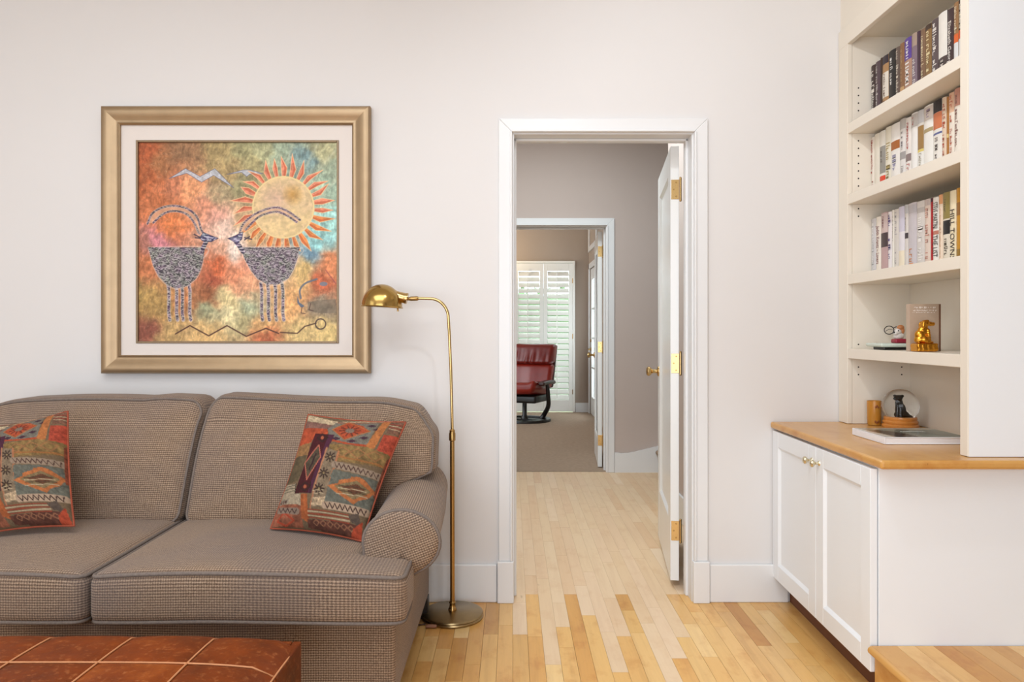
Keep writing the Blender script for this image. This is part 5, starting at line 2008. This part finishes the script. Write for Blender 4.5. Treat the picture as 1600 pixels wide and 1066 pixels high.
w_.tube([(fx0 - 0.054, fy0 - .004, fz0_ + .048), (fx0 - 0.04, fy0 - .004, fz0_ + .056), (fx0 - 0.027, fy0 - .004, fz0_ + .054)], 0.001, 6)
w_.build('wire_loop', mat('dark_wire', (52, 50, 54), 0.3, 0.9), fg, smooth='all')

# crystal ornament, mostly hidden behind the near stile
M['crystal'] = NT('cut_crystal').m
kb = M['crystal'].node_tree.nodes['Principled BSDF']
kb.inputs['Base Color'].default_value = lin((236, 232, 236))
kb.inputs['Transmission Weight'].default_value = 0.7
kb.inputs['Roughness'].default_value = 0.05
cy_ = thing('crystal_ornament', 'faceted crystal ornament half hidden behind the white end panel', 'ornament', (1.56, 2.47, z4))
MB().lathe([(0.026, 0.0005), (0.026, 0.006), (0.006, 0.012), (0.004, 0.06), (0.008, 0.07)], (1.572, 2.465, z4), 8).build('stem', M['crystal'], cy_)
b = MB()
rg = random.Random(8)
for i in range(12):
    c0 = Vector((1.572 + rg.uniform(-.035, .02), 2.465 + rg.uniform(-.012, .012), z4 + 0.082 + rg.uniform(-.014, .016)))
    b.ball(c0, 0.007, 0.006, 0.008, 6, 4)
b.lathe([(0.009, 0.0), (0.012, 0.01), (0.006, 0.018)], (1.572, 2.465, z4 + .066), 8)
b.build('faceted_drops', M['crystal'], cy_)

# snow globe
k = NT('globe_water_glass')
k.b.inputs['Base Color'].default_value = (0.97, 0.96, 0.94, 1)
k.b.inputs['Transmission Weight'].default_value = 1.0
k.b.inputs['Roughness'].default_value = 0.0
k.b.inputs['IOR'].default_value = 1.3
GLOBE = k.m
gxx, gyy, gz = 1.583, 3.0, 0.7855
sg = thing('snow_globe', 'glass snow globe with a black dog on a turned wooden base', 'snow globe', (gxx, gyy, gz))
M['amber_wood'] = mat('amber_wood', (198, 128, 58), 0.28, vary=0.18, scale=40, coat=0.3)
MB().lathe([(0.066, 0), (0.069, 0.004), (0.069, 0.012), (0.063, 0.017), (0.066, 0.021), (0.066, 0.027), (0.060, 0.032), (0.062, 0.036), (0.061, 0.044), (0.052, 0.047), (0, 0.047)], (gxx, gyy, gz), 40).build('base', M['amber_wood'], sg, smooth=True)
pr = []
for i in range(25):
    a = -0.70 + (PI / 2 + 0.70) * i / 24
    pr.append((0.0695 * math.cos(a) if i < 24 else 0.0, 0.0455 + 0.044 + 0.0675 * math.sin(a)))
MB().lathe(pr, (gxx, gyy, gz), 48).build('glass_dome', GLOBE, sg, smooth=True)
bz = gz + 0.047
sgb = [((gxx + .004, gyy, bz + .016), .026, .020, .017), ((gxx, gyy, bz + .034), .019, .016, .024), ((gxx - .005, gyy, bz + .055), .014, .013, .020), ((gxx - .008, gyy - .002, bz + .076), .0145, .013, .012),
       ((gxx - .019, gyy - .004, bz + .075), .010, .008, .0075), ((gxx - .027, gyy - .005, bz + .076), .004, .004, .004), ((gxx + .003, gyy - .004, bz + .082), .009, .006, .006, E('Y', -20)), ((gxx - .018, gyy + .006, bz + .084), .007, .005, .005),
       ((gxx + .022, gyy, bz + .010), .020, .012, .010)]
sgb += chain((gxx - .014, gyy - .008, bz + .05), (gxx - .017, gyy - .009, bz + .004), .0085, .0065) + chain((gxx - .004, gyy - .011, bz + .045), (gxx - .003, gyy - .012, bz + .004), .0085, .0065)
sgb = [(Vector((gxx, gyy, bz)) + 0.88 * (Vector(q[0]) - Vector((gxx, gyy, bz))), 0.88 * q[1], 0.88 * q[2], 0.88 * q[3], *q[4:]) for q in sgb]
blob('dog', sgb, mat('glossy_black', (22, 22, 24), 0.14, vary=0.1), sg, 0.002, 3, label='glossy black sitting dog')

# amber tumbler
k = NT('amber_glass')
k.b.inputs['Base Color'].default_value = lin((226, 160, 62))
k.b.inputs['Transmission Weight'].default_value = 0.45
k.b.inputs['Roughness'].default_value = 0.18
tg = thing('amber_tumbler', 'amber glass tumbler beside the snow globe', 'glass', (1.513, 3.075, gz))
MB().lathe([(0.023, 0.0), (0.026, 0.002), (0.0275, 0.03), (0.028, 0.102), (0.0265, 0.102), (0.026, 0.03), (0.022, 0.012), (0, 0.011)], (1.513, 3.075, gz), 32).build('tumbler', k.m, tg, smooth=True)
MB().lathe([(0.0, 0.012), (0.0215, 0.012), (0.025, 0.03), (0.0258, 0.075), (0.0, 0.076)], (1.513, 3.075, gz), 28).build('wax', mat('amber_wax', (222, 164, 66), 0.5, vary=0.15, scale=40), tg, smooth=True)
rn = random.Random(2)
b = MB()
for (dx, dz) in ((-.006, .078), (-.002, .083), (.003, .077), (-.008, .018), (-.002, .013), (.004, .019)):
    yy = 3.075 - math.sqrt(0.0283 ** 2 - dx * dx)
    b.ball((1.513 + dx, yy, gz + dz), 0.004, .0014, .0045, 8, 6)
b.build('leaf_decal', mat('decal_brown', (136, 74, 36), 0.5), tg, smooth='all')

# large flat photo book
cb_ = thing('coffee_table_book', 'large flat photo book with white edges and dark landscape cover', 'book', (1.44, 2.68, gz))
bx0, bx1, by0, by1 = 1.293, 1.588, 2.553, 2.798
hb_ = 0.025
wj = jm((240, 238, 240), 0.3)
MB().box(bx0, bx1, by0, by1, gz + .0003, gz + 0.003).box(bx0, bx1, by0, by1, gz + hb_ - 0.003, gz + hb_).box(bx0, bx0 + 0.003, by0, by1, gz + .003, gz + hb_ - .003).build('cover', wj, cb_, bevel=0.001)
MB().box(bx0 + 0.003, bx1 - 0.005, by0 + 0.002, by1 - 0.004, gz + 0.003, gz + hb_ - 0.003).build('page_block', jm((244, 240, 240), 0.6), cb_)
n = 120
u, v = np.meshgrid(np.linspace(0, 1, n), np.linspace(0, 1, n))
Xc, Yc = u * 300, (1 - v) * 250
pc = Painter(Xc, Yc, (120, 118, 104))
kk = fbm(Xc, Yc, 70, 4, 4)[..., None]
pc.c = np.array([136, 140, 124]) * kk + np.array([92, 98, 90]) * (1 - kk)
pc.poly([(0, 0), (300, 0), (300, 40), (220, 55), (120, 30), (0, 60)], (176, 160, 138), 0.9, 0.3, 3, 40)
pc.poly([(20, 90), (60, 60), (90, 90), (130, 180), (120, 250), (40, 250), (30, 160)], (44, 36, 32), 1, 0.5, 5, 30)
pc.poly([(0, 0), (12, 0), (40, 250), (0, 250)], (212, 204, 194), 1)
pc.poly([(14, 40), (24, 40), (46, 250), (34, 250)], (150, 126, 104), 1)
pc.poly([(140, 120), (300, 90), (300, 250), (150, 250)], (86, 106, 98), 0.8, 0.4, 9, 40)
pc.line([(200, 160), (300, 210)], 16, (52, 50, 44), 0.7)
vv = np.stack([bx0 + .004 + u * (bx1 - bx0 - .006), by0 + .002 + v * (by1 - by0 - .004), np.full_like(u, gz + hb_ + 0.0003)], -1).reshape(-1, 3) - np.array(ORG[cb_.name])
color_mesh('cover_print', vv, n, n, pc.c, attr_mat('cover_print', 0.2, 0.0), cb_)
b = MB()
x = bx0 + 0.13
rg = random.Random(6)
while x < bx0 + 0.215:
    w_ = rg.uniform(.004, .008)
    b.box(x, x + w_ * .6, 2.685, 2.685 + rg.uniform(.010, .016), gz + hb_ + .0004, gz + hb_ + .0008)
    b.box(x, x + w_, 2.685, 2.688, gz + hb_ + .0004, gz + hb_ + .0008)
    x += w_ + .002
b.build('lettering', jm((226, 226, 220)), cb_, kind='stuff')

# ================================================================== RECLINER
th = math.radians(-24)
rc = thing('recliner_chair', 'red leather recliner on a black ring base in front of the shutters', 'chair', (0.165, 9.62, 0.004), th)
B_ = dict(local=True)
ringp = [(0.31 * math.cos(t), 0.31 * math.sin(t), 0.028) for t in np.linspace(0, 2 * PI, 41)[:-1]]
b = MB()
for s in range(40):
    pass
vs, fs = [], []
sec_ = [(-.032, 0.0), (.032, 0.0), (.034, .02), (.026, .034), (-.026, .034), (-.034, .02)]
for t in np.linspace(0, 2 * PI, 41)[:-1]:
    for (dr, dz) in sec_:
        vs.append(((0.31 + dr) * math.cos(t), (0.31 + dr) * math.sin(t), dz))
m = len(sec_)
for i in range(40):
    for k_ in range(m):
        fs.append((i * m + k_, ((i + 1) % 40) * m + k_, ((i + 1) % 40) * m + (k_ + 1) % m, i * m + (k_ + 1) % m))
b.add(vs, fs)
b.box(-0.29, 0.29, -0.04, 0.04, 0.004, 0.03)
b.build('ring_base', M['black'], rc, smooth=True, local=True)
MB().lathe([(0.05, 0.03), (0.045, 0.06), (0.03, 0.08), (0.03, 0.30)], (0, 0, 0), 20).build('swivel_post', M['black'], rc, smooth=True, local=True)
for sx in (-1, 1):
    pth = smooth_path([(sx * 0.20, 0.10, 0.03), (sx * 0.24, 0.10, 0.09), (sx * 0.315, 0.04, 0.20), (sx * 0.335, -0.01, 0.33), (sx * 0.33, -0.03, 0.49)], 6)
    MB().tube([Vector(p) for p in pth], [0.034 - 0.010 * i / len(pth) for i in range(len(pth))], 12).build('side_support', M['black'], rc, smooth=True, local=True)
    MB().rbox((sx * 0.335, -0.05, 0.515), (0.085, 0.42, 0.05), 0.02, (3, 8, 2), lambda p: p + Vector((0, 0, -0.03 * (p.y + 0.05) ** 2 * 8))).build('armrest', mat('arm_dark_leather', (62, 26, 18), 0.35, vary=0.2), rc, smooth='all', local=True)
MB().rbox((0, 0.0, 0.30), (0.50, 0.46, 0.10), 0.03, (4, 4, 2)).build('seat_frame', M['black'], rc, smooth='all', local=True)
MB().rbox((0, -0.06, 0.415), (0.56, 0.56, 0.15), 0.06, (10, 10, 4), lambda p: p + Vector((0, 0, 0.02 * math.sin(p.x * 12) * .3 - 0.12 * (p.y + .06) + (0.05 * sm(.18, .28, abs(p.x)))))).build('seat', M['red_leather'], rc, smooth='all', local=True)


def lean(p):
    p = p.copy()
    p.y += 0.30 * (p.z - 0.45)
    return p


def backdef(p):
    q = p.copy()
    bel = math.cos(q.x / 0.31 * PI / 2)
    if q.y < 0.24:
        q.y -= 0.03 * bel - 0.02 + 0.012 * math.cos((q.x) * 24) * (0.4)
    q.x *= 1 + 0.10 * (q.z - 0.6)
    return lean(q)


def headdef(p):
    q = p.copy()
    if q.y < 0.22:
        q.y -= 0.035 * math.cos(min(1, abs(q.x) / 0.32) * PI / 2) + (0.005 * math.sin(q.x * 47 + 16 * q.x * q.z) + 0.005 * math.sin(q.x * 83 - 9 * q.z + 1)) * sm(0.98, 0.78, q.z)
    q.x *= 1 + 0.12 * (q.z - 0.75)
    return lean(q)


MB().rbox((0, 0.24, 0.57), (0.56, 0.13, 0.34), 0.05, (14, 3, 8), backdef).build('backrest', M['red_leather'], rc, smooth='all', local=True)
MB().rbox((0, 0.225, 0.865), (0.585, 0.15, 0.27), 0.055, (40, 3, 10), headdef).build('headrest', mat('red_leather_dark', (112, 26, 18), 0.32, vary=0.25, scale=12, bump=0.4, bscale=60), rc, smooth='all', local=True)
MB().rbox((0, 0.325, 0.70), (0.55, 0.05, 0.56), 0.02, (8, 2, 8), lean).build('back_shell', mat('recliner_shell', (58, 18, 14), 0.4), rc, smooth='all', local=True)
